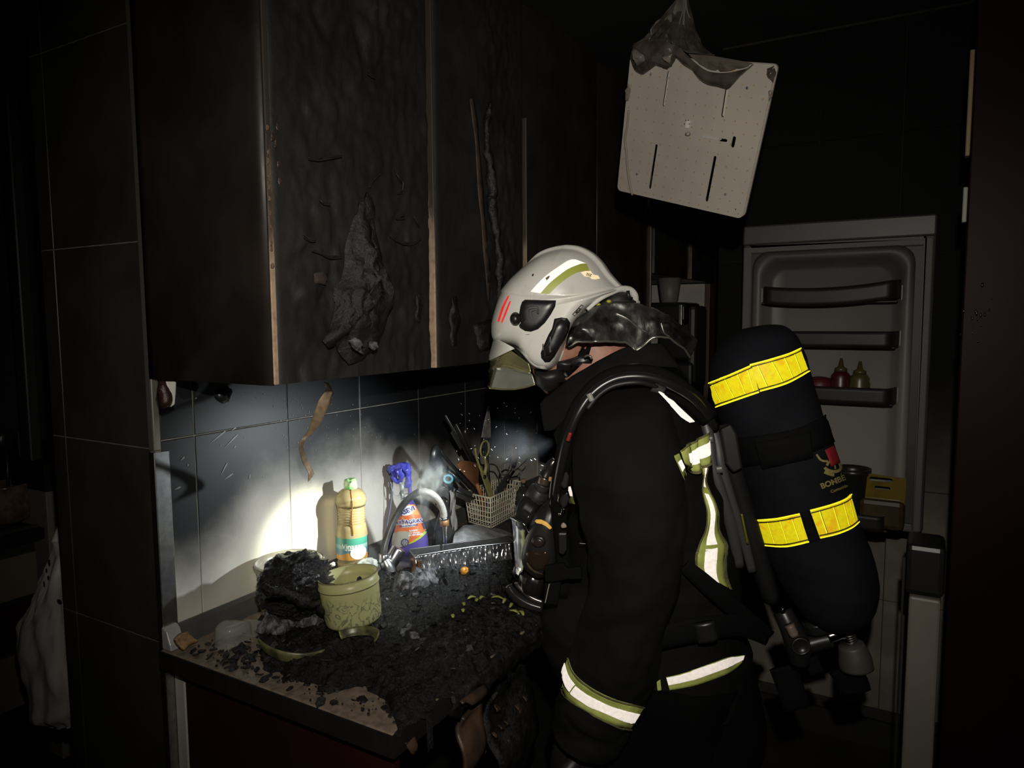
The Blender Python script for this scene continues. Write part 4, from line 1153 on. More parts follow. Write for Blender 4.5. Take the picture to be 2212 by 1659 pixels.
# ------------------------------------------------------------------ steel tray under the tap, with running water on its wall
A_, B_ = on(897, 1236, 2, .927), on(1116, 1204, 2, .927)
B_.z = A_.z = .927
ux = (B_-A_).normalized(); ux = V((ux.x, ux.y, 0)).normalized(); uy = V((-ux.y, ux.x, 0))
Lx = (B_-A_).length
r = tag(root('baking_tray', A_), 'wet steel tray standing under the running tap', 'tray')
hT = .040
def TR(a, b, z): return A_+ux*a+uy*b+UP*z
def trw(u, v):
    rip = .0022*nz((u*60, v*3, 0), 1.0, 3)+.0016*math.sin(u*150+3*nz((u*20, v*2, 1), 1, 2))
    return TR(Lx*u, -.010*v-rip*1.0*(.3+.7*v)+.0, hT*(1-v)*(1.0+.08*math.sin(u*3))+.0)
MB().grid(trw, 260, 14).build('front_wall', mat('wet_ribbed_steel', (.50, .51, .53), .16, (.20, .20, .21), 40, metal=.9), r, solid=.002)
MB().obox(TR(Lx/2, .026, .004), ux*(Lx/2), uy*.026, UP*.003).build('floor', M['steel_dirty'], r, smooth=False)
MB().obox(TR(Lx/2, .054, .022), ux*(Lx/2), uy*.002, UP*.022).obox(TR(.0, .027, .02), ux*.002, uy*.028, UP*.02).obox(TR(Lx, .027, .02), ux*.002, uy*.028, UP*.02).build('side_wall', M['steel_dirty'], r, smooth=False, bevel=.001)
MB().tube([TR(0, -.001, hT+.002), TR(Lx*.5, -.001, hT+.005), TR(Lx, -.001, hT+.002)], .003, 8, smooth=8).build('rim', M['steel'], r)
MB().obox(TR(-.006, -.004, .018), ux*.006, uy*.006, UP*.020).obox(TR(.008, -.010, .016), ux*.006, uy*.003, UP*.018).build('burnt_corner', mat('burnt_enamel', (.10, .045, .02), .3, (.02, .015, .012), 60), r, smooth=False, bevel=.003)
# towel on the ledge behind
def tw_(u, v):
    L = [(985,1150),(1000,1135),(1050,1133),(1105,1150),(1130,1160)]; Q = [(978,1172),(1000,1178),(1050,1182),(1105,1180),(1130,1185)]
    a, b = pl(L, u), pl(Q, u)
    p = on(a[0]+(b[0]-a[0])*v, a[1]+(b[1]-a[1])*v, 1, -.13-.11*v-.10*u)
    p.z += .010*math.sin(v*math.pi)+.004*nz(p, 30, 3)
    return p
tag(MB().grid(tw_, 50, 20).build('folded_cloth', mat('grey_white_towel', (.42, .43, .44), .9, (.26, .26, .26), 40, bump=.6, bsc=350), solid=.012), 'folded grey-white cloth lying below the wire basket', 'cloth')

# ------------------------------------------------------------------ wire basket and what stands in it
bs = [(1062,1140),(1004,1127),(1118,1113)]
zb_ = .952
c_ = on(1061, 1140, 2, zb_); lft = on(1005, 1128, 2, zb_); 
lft = V((c_.x+.018, c_.y+.088, zb_)); rgt = V((c_.x+.19, c_.y+.01, zb_))
hB = (on(1055, 1075, 1, c_.y).z-zb_)
far = lft+(rgt-c_)
r = tag(root('wire_basket', c_), 'cream plastic-coated wire basket full of kitchen tools beside the wall', 'basket')
wm_ = mat('cream_coated_wire', (.72, .67, .52), .4)
def flare(p, k):
    ctr = (c_+far)/2
    q = p+(V((p.x, p.y, 0))-V((ctr.x, ctr.y, 0)))*(.16*k)
    return q+UP*(hB*k)
def side(p0, p1, n, nm, wav=0):
    mb = MB()
    for i in range(n+1):
        b = p0+(p1-p0)*(i/n)
        mb.tube([flare(b, k/4)+(p1-p0).normalized()*wav*math.sin(k*1.3+i*.3) for k in range(5)], .0014, 6)
    for k in range(7):
        mb.tube([flare(p0+(p1-p0)*(i/6), k/6) for i in range(7)], .0014 if k < 6 else .0026, 6)
    return mb.build(nm, wm_, r)
side(c_, lft, 9, 'wire_side', .002); side(c_, rgt, 16, 'wire_side', .002); side(lft, far, 16, 'wire_side'); side(rgt, far, 9, 'wire_side')
mb = MB()
for i in range(8): mb.tube([c_+(lft-c_)*i/7, rgt+(lft-c_)*i/7], .001, 6)
mb.build('wire_floor', wm_, r)
MB().tube([c_+V((0,0,0)), flare(c_, .5), flare(c_, 1)], .0022, 8).build('corner_post', wm_, r)
ym = (c_.y+lft.y)/2
def U(x, y, d=0): return on(x, y, 1, ym+d)
def tool(name, label, base):
    return tag(root(name, base), label, 'utensil')
brn = mat('brown_wood_tool', (.20, .085, .035), .5, (.14, .06, .025), 30)
r = tool('wooden_spatula', 'reddish brown wooden spatula standing blade-up at the left of the wire basket', U(1044, 1110))
MB().tube([U(1046,1115), U(1040,1071), U(1030,1045)], [.0055, .0055, .006], 10).build('handle', mat('orange_wood_handle', (.34, .13, .04), .5), r)
MB().prism([U(x, y, .002) for x, y in ((989,1003),(998,995),(1015,996),(1032,1002),(1035,1020),(1034,1034),(1035,1050),(1029,1052),(1018,1040),(1004,1025),(994,1014))], (0, .006, 0)).build('blade', brn, r, smooth=False, bevel=.002)
yel = mat('khaki_plastic', (.40, .36, .12), .4, (.3, .27, .10), 30)
def loop(c, rx, ry, rot, n=20): return [(c[0]+rx*math.cos(a)*math.cos(rot)-ry*math.sin(a)*math.sin(rot), c[1]+rx*math.cos(a)*math.sin(rot)+ry*math.sin(a)*math.cos(rot)) for a in [2*math.pi*k/n for k in range(n+1)]]
r = tool('kitchen_scissors', 'khaki yellow kitchen scissors standing handles-up in the wire basket', U(1065, 1110))
MB().tube([U(*p, -.004) for p in loop((1047, 970), 9, 18, .12)], .0032, 8).build('handle', yel, r)
MB().tube([U(*p, .004) for p in ((1026,968),(1029,985),(1034,1003),(1042,1022),(1047,1030))], [.003, .0035, .004, .005, .006], 8, smooth=3).tube([U(1047,988,-.004), U(1050,1008,-.002), U(1046,1026)], [.004, .005, .007], 8, smooth=3).build('shank', yel, r)
MB().prism([U(x, y, -.004) for x, y in ((1040,1022),(1050,1020),(1066,1064),(1069,1085),(1058,1075),(1048,1045))], (0, .005, 0)).build('blade', mat('khaki_blade', (.34, .32, .13), .35), r, smooth=False, bevel=.001)
MB().lathe([(.006, 0), (.006, .004), (.003, .005)], U(1046, 1030, -.005), (0, -1, 0), 12).build('pivot', M['black_plastic'], r)
gry = mat('dark_grey_handle', (.05, .05, .05), .4)
r = tool('grey_scissors', 'dark grey scissors with two round loops at the right of the wire basket', U(1085, 1110))
MB().tube([U(*p, -.01) for p in loop((1092, 1012), 10, 15, .5)], .0028, 8).tube([U(*p, -.005) for p in loop((1113, 1024), 9, 14, .9)], .0028, 8).build('handle', mat('grey_loop', (.16, .16, .155), .35), r)
MB().prism([U(x, y, -.008) for x, y in ((1098,1022),(1106,1030),(1085,1062),(1068,1085),(1075,1055))], (0, .006, 0)).build('blade', gry, r, smooth=False, bevel=.001)
r = tool('bent_steel_rod', 'thin bent steel handle sticking up behind the khaki scissors', U(1080, 1090))
MB().tube([U(x, y, .01) for x, y in ((1055,1003),(1068,1004),(1076,1014),(1084,1040),(1090,1095))], .0022, 8, smooth=3).build('rod', M['steel_dirty'], r)
r = tool('pale_spatula', 'pale grey pointed spatula upright at the top of the wire basket', U(1050, 1080))
MB().prism([U(x, y, .02) for x, y in ((1056,876),(1060,910),(1061,945),(1052,948),(1041,945),(1047,912))], (0, .003, 0)).build('blade', mat('pale_grey_blade', (.26, .25, .23), .5, (.12, .12, .11), 30), r, smooth=False, bevel=.001)
for k in range(4): MB().tube([U(1043+5*k, 945, .018), U(1044+4.6*k, 957, .016), U(1046+4*k, 970, .014)], .0018, 6).build('prong', M['black_plastic'], r)
MB().tube([U(1051,966,.016), U(1056,1030,.012), U(1060,1090,.01)], .004, 8).build('handle', M['black_plastic'], r)
r = tool('black_ladle', 'black ladle leaning left out of the wire basket, bowl against the wall', U(1050, 1090))
MB().sphere(U(941, 985, .03), .024, 14, 9, (1.0, .5, 1.3)).build('bowl', M['black_plastic'], r)
MB().tube([U(945,968,.03), U(985,1015,.02), U(1040,1075,.01), U(1052,1095)], .0055, 8, smooth=3).build('handle', M['black_plastic'], r)
for i, (x0, y0_, x1, y1, nm, lb_) in enumerate(((962,896,1055,1060,'long_spatula','long black spatula leaning left behind the wooden spatula'),(985,915,1060,1065,'long_spoon','black long-handled spoon between the spatula and the ladle'),(985,1060,1050,1090,'black_tongs','black tongs low at the left side of the wire basket'))):
    r = tool(nm, lb_, U(x1, y1))
    MB().tube([U(x0, y0_, .025), U((x0+x1)/2, (y0_+y1)/2, .018), U(x1, y1, .01)], .0045, 8).build('handle', M['black_plastic'], r)
    a, b = V(U(x0, y0_, .025)), V(U(x1, y1, .01)); t_ = (a-b).normalized(); n_ = t_.cross(V((0, 1, 0))).normalized()
    MB().obox(b+(a-b)*.72, t_*.035, n_*.016, V((0, .002, 0))).build('blade', M['dark_gray'], r, smooth=False, bevel=.004)
r = tool('orange_spoon', 'dull orange spoon standing at the right behind the grey scissors', U(1100, 1080, .02))
MB().sphere(U(1112, 978, .02), .026, 14, 9, (.9, .3, 1.2)).build('bowl', mat('dull_orange', (.16, .05, .018), .5), r)
MB().tube([U(1106,998,.02), U(1092,1040,.02), U(1085,1095,.01)], .005, 8).build('handle', mat('dull_orange_handle', (.14, .055, .02), .5), r)
r = tool('paring_knife', 'thin dark knife pointing right over the basket rim', U(1100, 1060, -.02))
MB().tube([U(1095,1040,-.02), U(1110,1018,-.02)], .004, 8).build('handle', M['black_plastic'], r)
MB().prism([U(x, y, -.02) for x, y in ((1109,1021),(1113,1017),(1140,990),(1136,997))], (0, .0015, 0)).build('blade', M['steel_dirty'], r, smooth=False)
# small corked bottle
cb = on(1131, 1092, 1, -.24); 
S4 = (cb-CAM).dot(FW)/F
r = tag(root('corked_bottle', cb), 'small dark glass bottle with a cork, right of the wire basket', 'bottle')
MB().lathe([(18*S4, -25*S4), (19*S4, 0), (18*S4, 28*S4), (12*S4, 38*S4), (6*S4, 43*S4), (5.5*S4, 50*S4), (6.5*S4, 51*S4)], cb, seg=24).build('glass', mat('dark_bottle_glass', (.03, .03, .028), .1), r)
MB().lathe([(4.8*S4, 48*S4), (5.5*S4, 56*S4), (5*S4, 58*S4)], cb, seg=14).build('cork', mat('cork', (.32, .20, .14), .8), r)
bb_ = cb-UP*(25*S4)
MB().box((bb_.x-.035, bb_.y-.03, .9055), (bb_.x+.035, bb_.y+.03, bb_.z-.0005)).build('char_block', M['char_dry'], None, smooth=False, bevel=.006)
tag(bpy.data.objects['char_block'], 'block of charred matter under the small corked bottle', 'debris')

# ------------------------------------------------------------------ blister pack, brown scrap
bp = on(505, 1385, 2, .9); bp.z = .9005
r = tag(root('blister_pack', bp), 'empty clear plastic blister pack on the bare worktop left of the pot', 'packaging')
t = NT('clear_blister'); t.set(col=(.5, .5, .46), rough=.10, trans=.0, alpha=.22, spec=.9); CL = t.m
sx, sy = .040, .028
e1 = V((math.cos(.25), math.sin(.25), 0)); e2 = V((-e1.y, e1.x, 0))
def dome(u, v):
    a = 2*math.pi*u; k = v
    rr = [1.12, 1.05, 1.0, .97, .92, .80, .45, .01][int(min(7, k*7))] if False else None
    P = [(1.18, 0), (1.04, .001), (1.0, .006), (.97, .030), (.93, .038), (.80, .0415), (.4, .042), (.01, .042)]
    q = pl(P, k)
    c, s = math.cos(a), math.sin(a)
    return bp+e1*(sx*q[0]*math.copysign(abs(c)**.7, c))+e2*(sy*q[0]*math.copysign(abs(s)**.7, s))+UP*(q[1]-(.012*max(0, c)*q[1]/.042))
MB().grid(dome, 48, 14, cu=True).build('dome', CL, r, solid=.0012)
MB().obox(bp+e1*.055+UP*.0045, e1*.035, e2*.036, UP*.0008).build('tray_card', CL, r, smooth=False)
q = on(394, 1400, 2, .9); q.y = min(q.y, -.046); q.x = on(394, 1400, 1, q.y).x+.020
mb = MB().grid(lambda u, v: V((q.x-.004, q.y, .9012))+e1*(.036*(u-.5))+V((-.35, .35, 1)).normalized()*(.030*v+.004*math.sin(u*3))+e2*(.008*math.sin(v*2.5)), 14, 12)
tag(mb.build('brown_scrap', mat('browned_sponge', (.34, .22, .10), .35, (.20, .11, .045), 120, bump=.7, bsc=260), solid=.008), 'curled brown scrap leaning beside the metal end cap of the upstand', 'scrap')
# ------------------------------------------------------------------ firefighter: body frame
PHI = math.radians(10)
FF = (-RT*math.cos(PHI)+FH*math.sin(PHI)).normalized()       # the way he faces
SS = (-FH*math.cos(PHI)-RT*math.sin(PHI)).normalized()       # towards his left side
C0 = at(1330, 830, 1.58)
def B(x, y, s=0.0):
    d = ray(x, y)
    return CAM+d*((C0+SS*s-CAM).dot(SS)/d.dot(SS))
def loft(secs, seg=48, sub=8, ex=.85, caps=True, amp=0.0, fq=6, seed=0, fold=None):
    """secs: (Lx,Ly, Rx,Ry, s, half width across); closed rings through the outline points"""
    C, A, W_ = [], [], []
    for (a, b, c, d, s, hw) in secs:
        p, q = B(a, b, s), B(c, d, s)
        C.append((p+q)/2); A.append((q-p)/2); W_.append(V((hw, 0, 0)))
    C, A, W_ = crs(C, sub), crs(A, sub), crs(W_, sub)
    R_ = []
    n = len(C)
    for i in range(n):
        ring = []
        for k in range(seg):
            t = 2*math.pi*k/seg
            c, s = math.cos(t), math.sin(t)
            p = C[i]+A[i]*math.copysign(abs(c)**ex, c)+SS*(W_[i].x*math.copysign(abs(s)**ex, s))
            if amp:
                rad = (p-C[i]).normalized()
                f = nz(p+V((seed, 0, 0)), fq, 3)+.5*nz(V((p.x*.5, p.y*.5, p.z*2.2))+V((seed+5, 0, 0)), fq*1.6, 2)
                p += rad*amp*f
            if fold:
                p += (p-C[i]).normalized()*fold(i/(n-1), t)
            ring.append(p)
        R_.append(ring)
    mb = MB(); mb.rings(R_, caps)
    return mb
def inflate(outline, cen, hw, s0=0.0, n=2, e=.6, q=.9, nj=40, half=False, post=None, ev=None):
    """solid whose silhouette in the sagittal plane is the outline, hw thick to each side"""
    P = [B(x, y, s0) for x, y in outline]; P = P+[P[0]]
    P = crs(P, n)[:-1]
    c = B(cen[0], cen[1], s0)
    EV = [e]*len(P)
    if ev:
        PN = crs([B(x, y, .092)-SS*.092 for x, y in outline+outline[:1]], n)[:-1]
        EV = [v.x for v in crs([V((x, 0, 0)) for x in ev+[ev[0]]], n)[:-1]]
        P = [p+(q_-p)*min(1, max(0, (.6-k)/.35)) for p, q_, k in zip(P, PN, EV)]
    R_ = []
    for j in range(nj+1):
        ps = -math.pi/2+math.pi*j/nj
        l = max(0, math.cos(ps)); h = hw*math.copysign(abs(math.sin(ps))**q, ps)
        ring = [c+(p-c)*max(l**k, .002)+SS*h for p, k in zip(P, EV)]
        if post: ring = [post(p, l) for p in ring]
        R_.append(ring)
    mb = MB(); mb.rings(R_, False); return mb
def px(p):
    d = V(p)-CAM; z = d.dot(FW); return CX+F*d.dot(CRT)/z, CY-F*d.dot(CUP)/z

# cloth, tape
t = NT('black_turnout_cloth')
w1 = t.tex(scale=900, detail=2)
t.set(col=t.mix(t.rng(t.tex(scale=5, detail=5), .35, .7), (.0052, .0052, .0054), (.0088, .0087, .0085)), rough=.85, spec=.10)
t.bump(w1, .25, .001)
M['cloth'] = t.m
M['trouser'] = mat('black_trouser_cloth', (.0022, .0022, .0024), .9, (.0035, .0035, .0035), 9, spec=.05)
M['cloth2'] = mat('black_collar_cloth', (.009, .009, .0095), .85, (.006, .006, .0065), 20, spec=.2, bump=.3, bsc=500, bd=.001)
M['web'] = mat('black_webbing', (.0045, .0045, .005), .8, spec=.08, bump=.4, bsc=700, bd=.0006)
def retro(name, colr, rough=.56, mixw=.5, base=None, pat=None):
    """retroreflective tape: the microfacets send light back where it came from"""
    t = NT(name)
    t.set(col=base or colr, rough=.5)
    g = t.node('ShaderNodeBsdfGlossy'); g.inputs['Roughness'].default_value = rough
    ge = t.node('ShaderNodeNewGeometry')
    t.lk(ge.outputs['Incoming'], g.inputs['Normal'])
    c = t.mix(t.rng(t.tex(scale=160, detail=4), .35, .7), colr, tuple(v*.86 for v in colr))
    if pat: c = pat(t, c)
    t.lk(c, g.inputs[0])
    ms = t.node('ShaderNodeMixShader'); ms.inputs[0].default_value = mixw
    t.lk(t.b.outputs[0], ms.inputs[1]); t.lk(g.outputs[0], ms.inputs[2])
    t.lk(ms.outputs[0], t.n['Material Output'].inputs[0])
    return t.m
M['silver'] = retro('silver_reflective_tape', (.86, .83, .82), .56, .62)
M['lime'] = mat('lime_fabric_tape', (.48, .54, .13), .75, (.38, .43, .10), 50, bump=.3, bsc=500, bd=.001)
M['lime_stitch'] = mat('frayed_lime_edge', (.16, .15, .06), .8, (.10, .09, .04), 120)
def ypat(t, c):
    return t.mix(t.rng(t.tex(scale=28, detail=5, dist=1.0), .50, .66), c, (.74, .42, .01))
M['yellow'] = retro('yellow_reflective_tape', (.78, .70, .010), .57, .60, base=(.62, .55, .01), pat=ypat)
M['yellow_rib'] = retro('yellow_tape_rib', (.95, .92, .03), .5, .6, base=(.80, .72, .01))
M['skin'] = mat('skin', (.42, .20, .14), .5, (.34, .15, .10), 60, sss=.0)

pf = tag(root('person', B(1440, 1660, 0)*1.0), 'person in black turnout jacket and white helmet leaning over the burnt counter, in profile', 'person')
ORG['person'] = V((B(1440, 1480, 0).x, B(1440, 1480, 0).y, 0)); pf.location = ORG['person']

# ---- body: one continuous skin mesh (head, neck, trunk, arms, hands, legs)
hipC = B(1430, 1480, 0)
FZ = lambda p, z: V((p.x, p.y, z))
J = {}
J['pel'] = hipC
J['waist'] = B(1400, 1300, 0); J['chest'] = B(1385, 1080, 0); J['upch'] = B(1350, 930, 0)
J['neck'] = B(1300, 835, 0); J['nk2'] = B(1262, 775, 0); J['head'] = B(1222, 715, 0); J['crown'] = B(1222, 640, 0)
for s, sg in (('L', 1), ('R', -1)):
    J['sh'+s] = B(1360, 905, .17*sg); J['el'+s] = B(1365, 1270, .235*sg) if sg > 0 else B(1340, 1180, -.24)
    J['wr'+s] = B(1268, 1565, .235*sg) if sg > 0 else B(1210, 1250, -.19)
    J['ha'+s] = B(1240, 1640, .225*sg) if sg > 0 else B(1170, 1270, -.16)
    J['hip'+s] = B(1425, 1520, .09*sg); k_ = B(1425, 1600, .11*sg); J['kn'+s] = FZ(k_, .50)+FF*.04; J['an'+s] = FZ(k_, .09)-FF*.03
    J['to'+s] = FZ(k_, .045)+FF*.15
names = list(J); idx = {n: i for i, n in enumerate(names)}
E_ = [('pel','waist'),('waist','chest'),('chest','upch'),('upch','neck'),('neck','nk2'),('nk2','head'),('head','crown')]
for s in 'LR': E_ += [('upch','sh'+s),('sh'+s,'el'+s),('el'+s,'wr'+s),('wr'+s,'ha'+s),('pel','hip'+s),('hip'+s,'kn'+s),('kn'+s,'an'+s),('an'+s,'to'+s)]
rad = dict(pel=.12, waist=.11, chest=.13, upch=.11, neck=.042, nk2=.040, head=.055, crown=.05)
rad.update({k+s: v for s in 'LR' for k, v in (('sh', .062), ('el', .042), ('wr', .024), ('ha', .022), ('hip', .085), ('kn', .06), ('an', .045), ('to', .035))})
VS = [J[n]-ORG['person'] for n in names]; ES = [(idx[a], idx[b]) for a, b in E_]; RD = [rad[n] for n in names]
for s, sg in (('L', 1), ('R', -1)):                     # five fingers each, rooted in the palm
    h, wv = J['ha'+s], J['wr'+s]
    dr_ = (h-wv).normalized(); cu_ = (FF*.5-UP*.2 - dr_*.3).normalized(); sd_ = dr_.cross(cu_).normalized()
    for k, (off, ln) in enumerate(((-.033, .062), (-.012, .078), (.010, .082), (.031, .07))):
        b0 = h+sd_*off*.5; b1 = h+sd_*off+dr_*.040; b2_ = b1+dr_*ln*.5+cu_*.012; b3 = b2_+dr_*ln*.28+cu_*.028
        n0 = len(VS); VS += [p-ORG['person'] for p in (b0, b1, b2_, b3)]; RD += [.009, .0085, .008, .007]
        ES += [(idx['ha'+s], n0), (n0, n0+1), (n0+1, n0+2), (n0+2, n0+3)]
    b1 = h-dr_*.005-sd_*.038+cu_*.012; b2_ = b1+dr_*.03-sd_*.012+cu_*.02; b3 = b2_+dr_*.026+sd_*.006+cu_*.012
    n0 = len(VS); VS += [p-ORG['person'] for p in (b1, b2_, b3)]; RD += [.010, .009, .008]
    ES += [(idx['ha'+s], n0), (n0, n0+1), (n0+1, n0+2)]
me = bpy.data.meshes.new('body'); me.from_pydata([tuple(v) for v in VS], ES, [])
bo = bpy.data.objects.new('body', me); COL.objects.link(bo); bo.parent = pf; ORG['body'] = ORG['person']
sk = bo.modifiers.new('skin', 'SKIN'); sk.use_smooth_shade = True
for i, d in enumerate(me.skin_vertices[0].data): d.radius = (RD[i], RD[i]); d.use_root = (i == 0)
ss_ = bo.modifiers.new('sub', 'SUBSURF'); ss_.levels = ss_.render_levels = 1
me.materials.append(M['skin'])
bo.name = 'body'
# face: jaw and chin, nose, lips, ear under the helmet
fc = inflate([(1262,640),(1240,600),(1190,600),(1155,640),(1142,690),(1135,735),(1126,757),(1139,766),(1141,783),(1150,790),(1153,806),(1163,826),(1180,849),(1196,846),(1215,823),(1240,800),(1268,775),(1285,735),(1285,690)], (1205, 725), .066, 0, 4, .62, .95, 28)
fc.build('face', M['skin'], pf)
mb = MB().sphere(B(1146, 742, .031), .011, 12, 8).sphere(B(1146, 742, -.031), .011, 12, 8); mb.build('eye', mat('eye_white', (.6, .58, .55), .2), pf)
nk = loft([(1200,800,1330,700,0,.052),(1215,835,1350,740,0,.058),(1235,880,1400,790,0,.07)], 32, 6); nk.build('neck', M['skin'], pf)
mb = MB().tube([B(1228,690,.064),B(1237,678,.066),B(1243,692,.065),B(1235,710,.062),B(1228,714,.062)], .006, 8, smooth=4); mb.build('ear', M['skin'], pf)

# ---- trousers and boots
leg = {}
for s, sg in (('L', 1), ('R', -1)):
    a = B(1425, 1435, .075*sg)
    kz = J['kn'+s]
    P = [a, a*.5+kz*.5, kz, kz*.45+J['an'+s]*.55, J['an'+s]+UP*.06]
    mb = MB().tube(P, [.165, .160, .135, .118, .112], 36, smooth=8, nrm=FF)
    for i, v in enumerate(mb.v): v += V((v.x-kz.x, v.y-kz.y, 0)).normalized()*(.010*nz(V((v.x, v.y, v.z*2))+V((sg*5, 0, 0)), 7, 3))
    if sg > 0: TRL = mb
    mb.build('trouser_leg', M['trouser'], pf)
    mb = MB()
    an = J['an'+s]
    mb.rings([[V((an.x, an.y, z))+FF*(math.cos(t_)*a_+o_)+SS*math.sin(t_)*b_ for t_ in [2*math.pi*k/28 for k in range(28)]] for z, a_, b_, o_ in ((0, .145, .052, .055), (.02, .15, .055, .055), (.05, .145, .052, .05), (.09, .10, .052, .01), (.14, .075, .058, -.01), (.24, .075, .062, -.01))])
    mb.build('boot', M['black_rubber'], pf)
mb = loft([(1200,1420,1618,1440,0,.19),(1225,1500,1640,1500,0,.20),(1250,1580,1650,1580,0,.20),(1300,1660,1610,1660,0,.15)], 48, 6, .8, amp=.006); mb.build('trouser_seat', M['trouser'], pf)
# ---- jacket
T_ = loft([(1238,868,1395,800,0,.085),(1205,905,1470,825,0,.155),(1212,965,1522,915,0,.200),(1236,1050,1553,1015,0,.205),(1232,1130,1574,1110,0,.20),(1205,1215,1592,1215,0,.198),(1168,1310,1606,1320,0,.208),(1178,1375,1612,1400,0,.215),(1206,1430,1612,1445,0,.220),(1222,1462,1608,1475,0,.222)], 90, 14, .82, amp=.013, fq=6, seed=1)
jk = T_.build('jacket', M['cloth'], pf)
TB = T_.bvh()
def sleeve_fold(t, a): return .0045*math.sin(t*38+2.4*math.sin(a+1))*smooth(.40, .60, t)*(1-.5*smooth(.7, .9, t))+.007*nz((t*9, math.cos(a)*1.2, math.sin(a)*1.2), 1.3, 3)*smooth(.15, .5, t)
ARM = loft([(1290,842,1408,832,.15,.05),(1252,900,1440,868,.205,.08),(1238,965,1466,945,.225,.095),(1238,1030,1478,1020,.235,.10),(1252,1110,1486,1105,.24,.10),(1270,1195,1478,1205,.24,.097),(1266,1290,1455,1312,.24,.093),(1250,1360,1428,1400,.24,.090),(1230,1425,1408,1490,.24,.088),(1212,1478,1380,1548,.24,.086),(1206,1510,1362,1585,.238,.084),(1190,1560,1335,1622,.235,.078)], 72, 12, .9, amp=.007, fq=6, seed=4, fold=sleeve_fold)
ARM.build('sleeve', M['cloth'], pf)
AB = ARM.bvh()
# right arm raised a little in front, hidden behind him
def rarm():
    P = [J['shR'], J['elR'], J['wrR']]
    mb = MB().tube([P[0], P[0]*.5+P[1]*.5, P[1], P[1]*.5+P[2]*.5, P[2]], [.105, .098, .088, .08, .072], 32, smooth=8)
    for v in mb.v: v += V((1, 1, 1))*.006*nz(v, 9, 2)
    return mb
rarm().build('sleeve', M['cloth'], pf)
for s in 'LR':
    h, wv = J['ha'+s], J['wr'+s]; d_ = (h-wv).normalized()
    mb = MB().tube([wv-d_*.05, wv, wv+d_*.03, h-d_*.005, h+d_*.045], [.056, .052, .044, .049, .040], 20, flat=.72, smooth=4)
    g = mb.build('glove', M['black_rubber'], pf)
    cu_ = (FF*.5-UP*.2-d_*.3).normalized(); sd_ = d_.cross(cu_).normalized()
    for off, ln in ((-.033, .062), (-.012, .078), (.010, .082), (.031, .07)):
        b1 = h+sd_*off+d_*.034; b2_ = b1+d_*ln*.5+cu_*.012; b3 = b2_+d_*ln*.28+cu_*.028; b4 = b3+d_*.010+cu_*.020
        MB().tube([b1, b2_, b3, b4], [.0155, .0145, .013, .009], 10, smooth=4).build('glove_finger', M['black_rubber'], g)
    b1 = h-d_*.010-sd_*.036+cu_*.010; b2_ = b1+d_*.032-sd_*.014+cu_*.02; b3 = b2_+d_*.03+sd_*.006+cu_*.012
    MB().tube([h-d_*.02-sd_*.02, b1, b2_, b3], [.018, .017, .0155, .011], 10, smooth=4).build('glove_thumb', M['black_rubber'], g)
# ---- collar round the neck
upc = [(1432,742,.035),(1395,742,.062),(1345,752,.088),(1290,780,.10),(1236,812,.098),(1203,838,.075),(1180,856,.035),(1166,872,0)]
loc_ = [(1470,795,.04),(1420,792,.085),(1350,812,.128),(1295,838,.145),(1252,868,.14),(1222,905,.115),(1196,928,.055),(1176,932,0)]
def col_fn(u, v):
    sg = 1
    if u > .5: u = 1-u; sg = -1
    a, b = pl(upc, u*2), pl(loc_, u*2)
    q = [a[i]+(b[i]-a[i])*v for i in range(3)]
    p = B(q[0], q[1], q[2]*sg)
    bul = .012*math.sin(v*math.pi)
    return p+SS*sg*bul*min(1, q[2]/.05)+V((1, 1, 0))*.004*nz(p, 16, 2)
CO = MB().grid(col_fn, 80, 14)
co_ = CO.build('collar', M['cloth2'], pf, solid=.010)
CB = CO.bvh()
# ---- tape on the jacket, each piece lying on the cloth
def tape(name, bv, A, Bp, t0, t1, mt, off, par=None, u0=0, u1=1, wav=None, nu=44):
    return band(bv, A, Bp, t0, t1, u0, u1, off, nu, 6, wav).build(name, mt, par or pf, solid=.0012)
a = [(1228,1421),(1238,1448),(1257,1470),(1290,1492),(1330,1510),(1365,1520),(1392,1527)]
b = [(1211,1463),(1215,1490),(1228,1510),(1265,1536),(1308,1557),(1340,1570),(1362,1574)]
o = tape('sleeve_band', [AB], a, b, 0, 1, M['lime'], .002)
tape('silver_strip', [AB], a, b, .27, .70, M['silver'], .0045, o, .0, .30)
tape('silver_strip', [AB], a, b, .30, .72, M['silver'], .0045, o, .315, .97)
tape('stitched_edge', [AB], a, b, -.01, .05, M['lime_stitch'], .004, o); tape('stitched_edge', [AB], a, b, .95, 1.01, M['lime_stitch'], .004, o)
a = [(1438,1462),(1480,1452),(1530,1434),(1575,1418),(1606,1415)]
b = [(1446,1490),(1490,1482),(1530,1470),(1575,1452),(1600,1432)]
o = tape('hem_band', [TB], a, b, 0, 1, M['lime'], .003)
tape('silver_strip', [TB], a, b, .02, .56, M['silver'], .006, o, .0, .97)
tape('hem_band', [TB], [(1418,1472),(1426,1467)], [(1420,1492),(1428,1490)], 0, 1, M['lime'], .003)
BK = [TB, AB]
pw = lambda u, t: .004+.010*abs(math.sin(u*9.5))
a = [(1464,976),(1474,962),(1486,958),(1497,951),(1512,943),(1524,934)]
b = [(1472,1002),(1482,1018),(1494,1020),(1505,1012),(1518,1004),(1526,996)]
o = tape('back_band', BK, a, b, 0, 1, M['lime'], .002, wav=pw)
tape('silver_strip', BK, a, b, .32, .72, M['silver'], .0035, o, .10, .98, wav=pw)
tape('stitched_edge', BK, a, b, -.01, .07, M['lime_stitch'], .004, o, wav=pw); tape('stitched_edge', BK, a, b, .93, 1.01, M['lime_stitch'], .004, o, wav=pw)
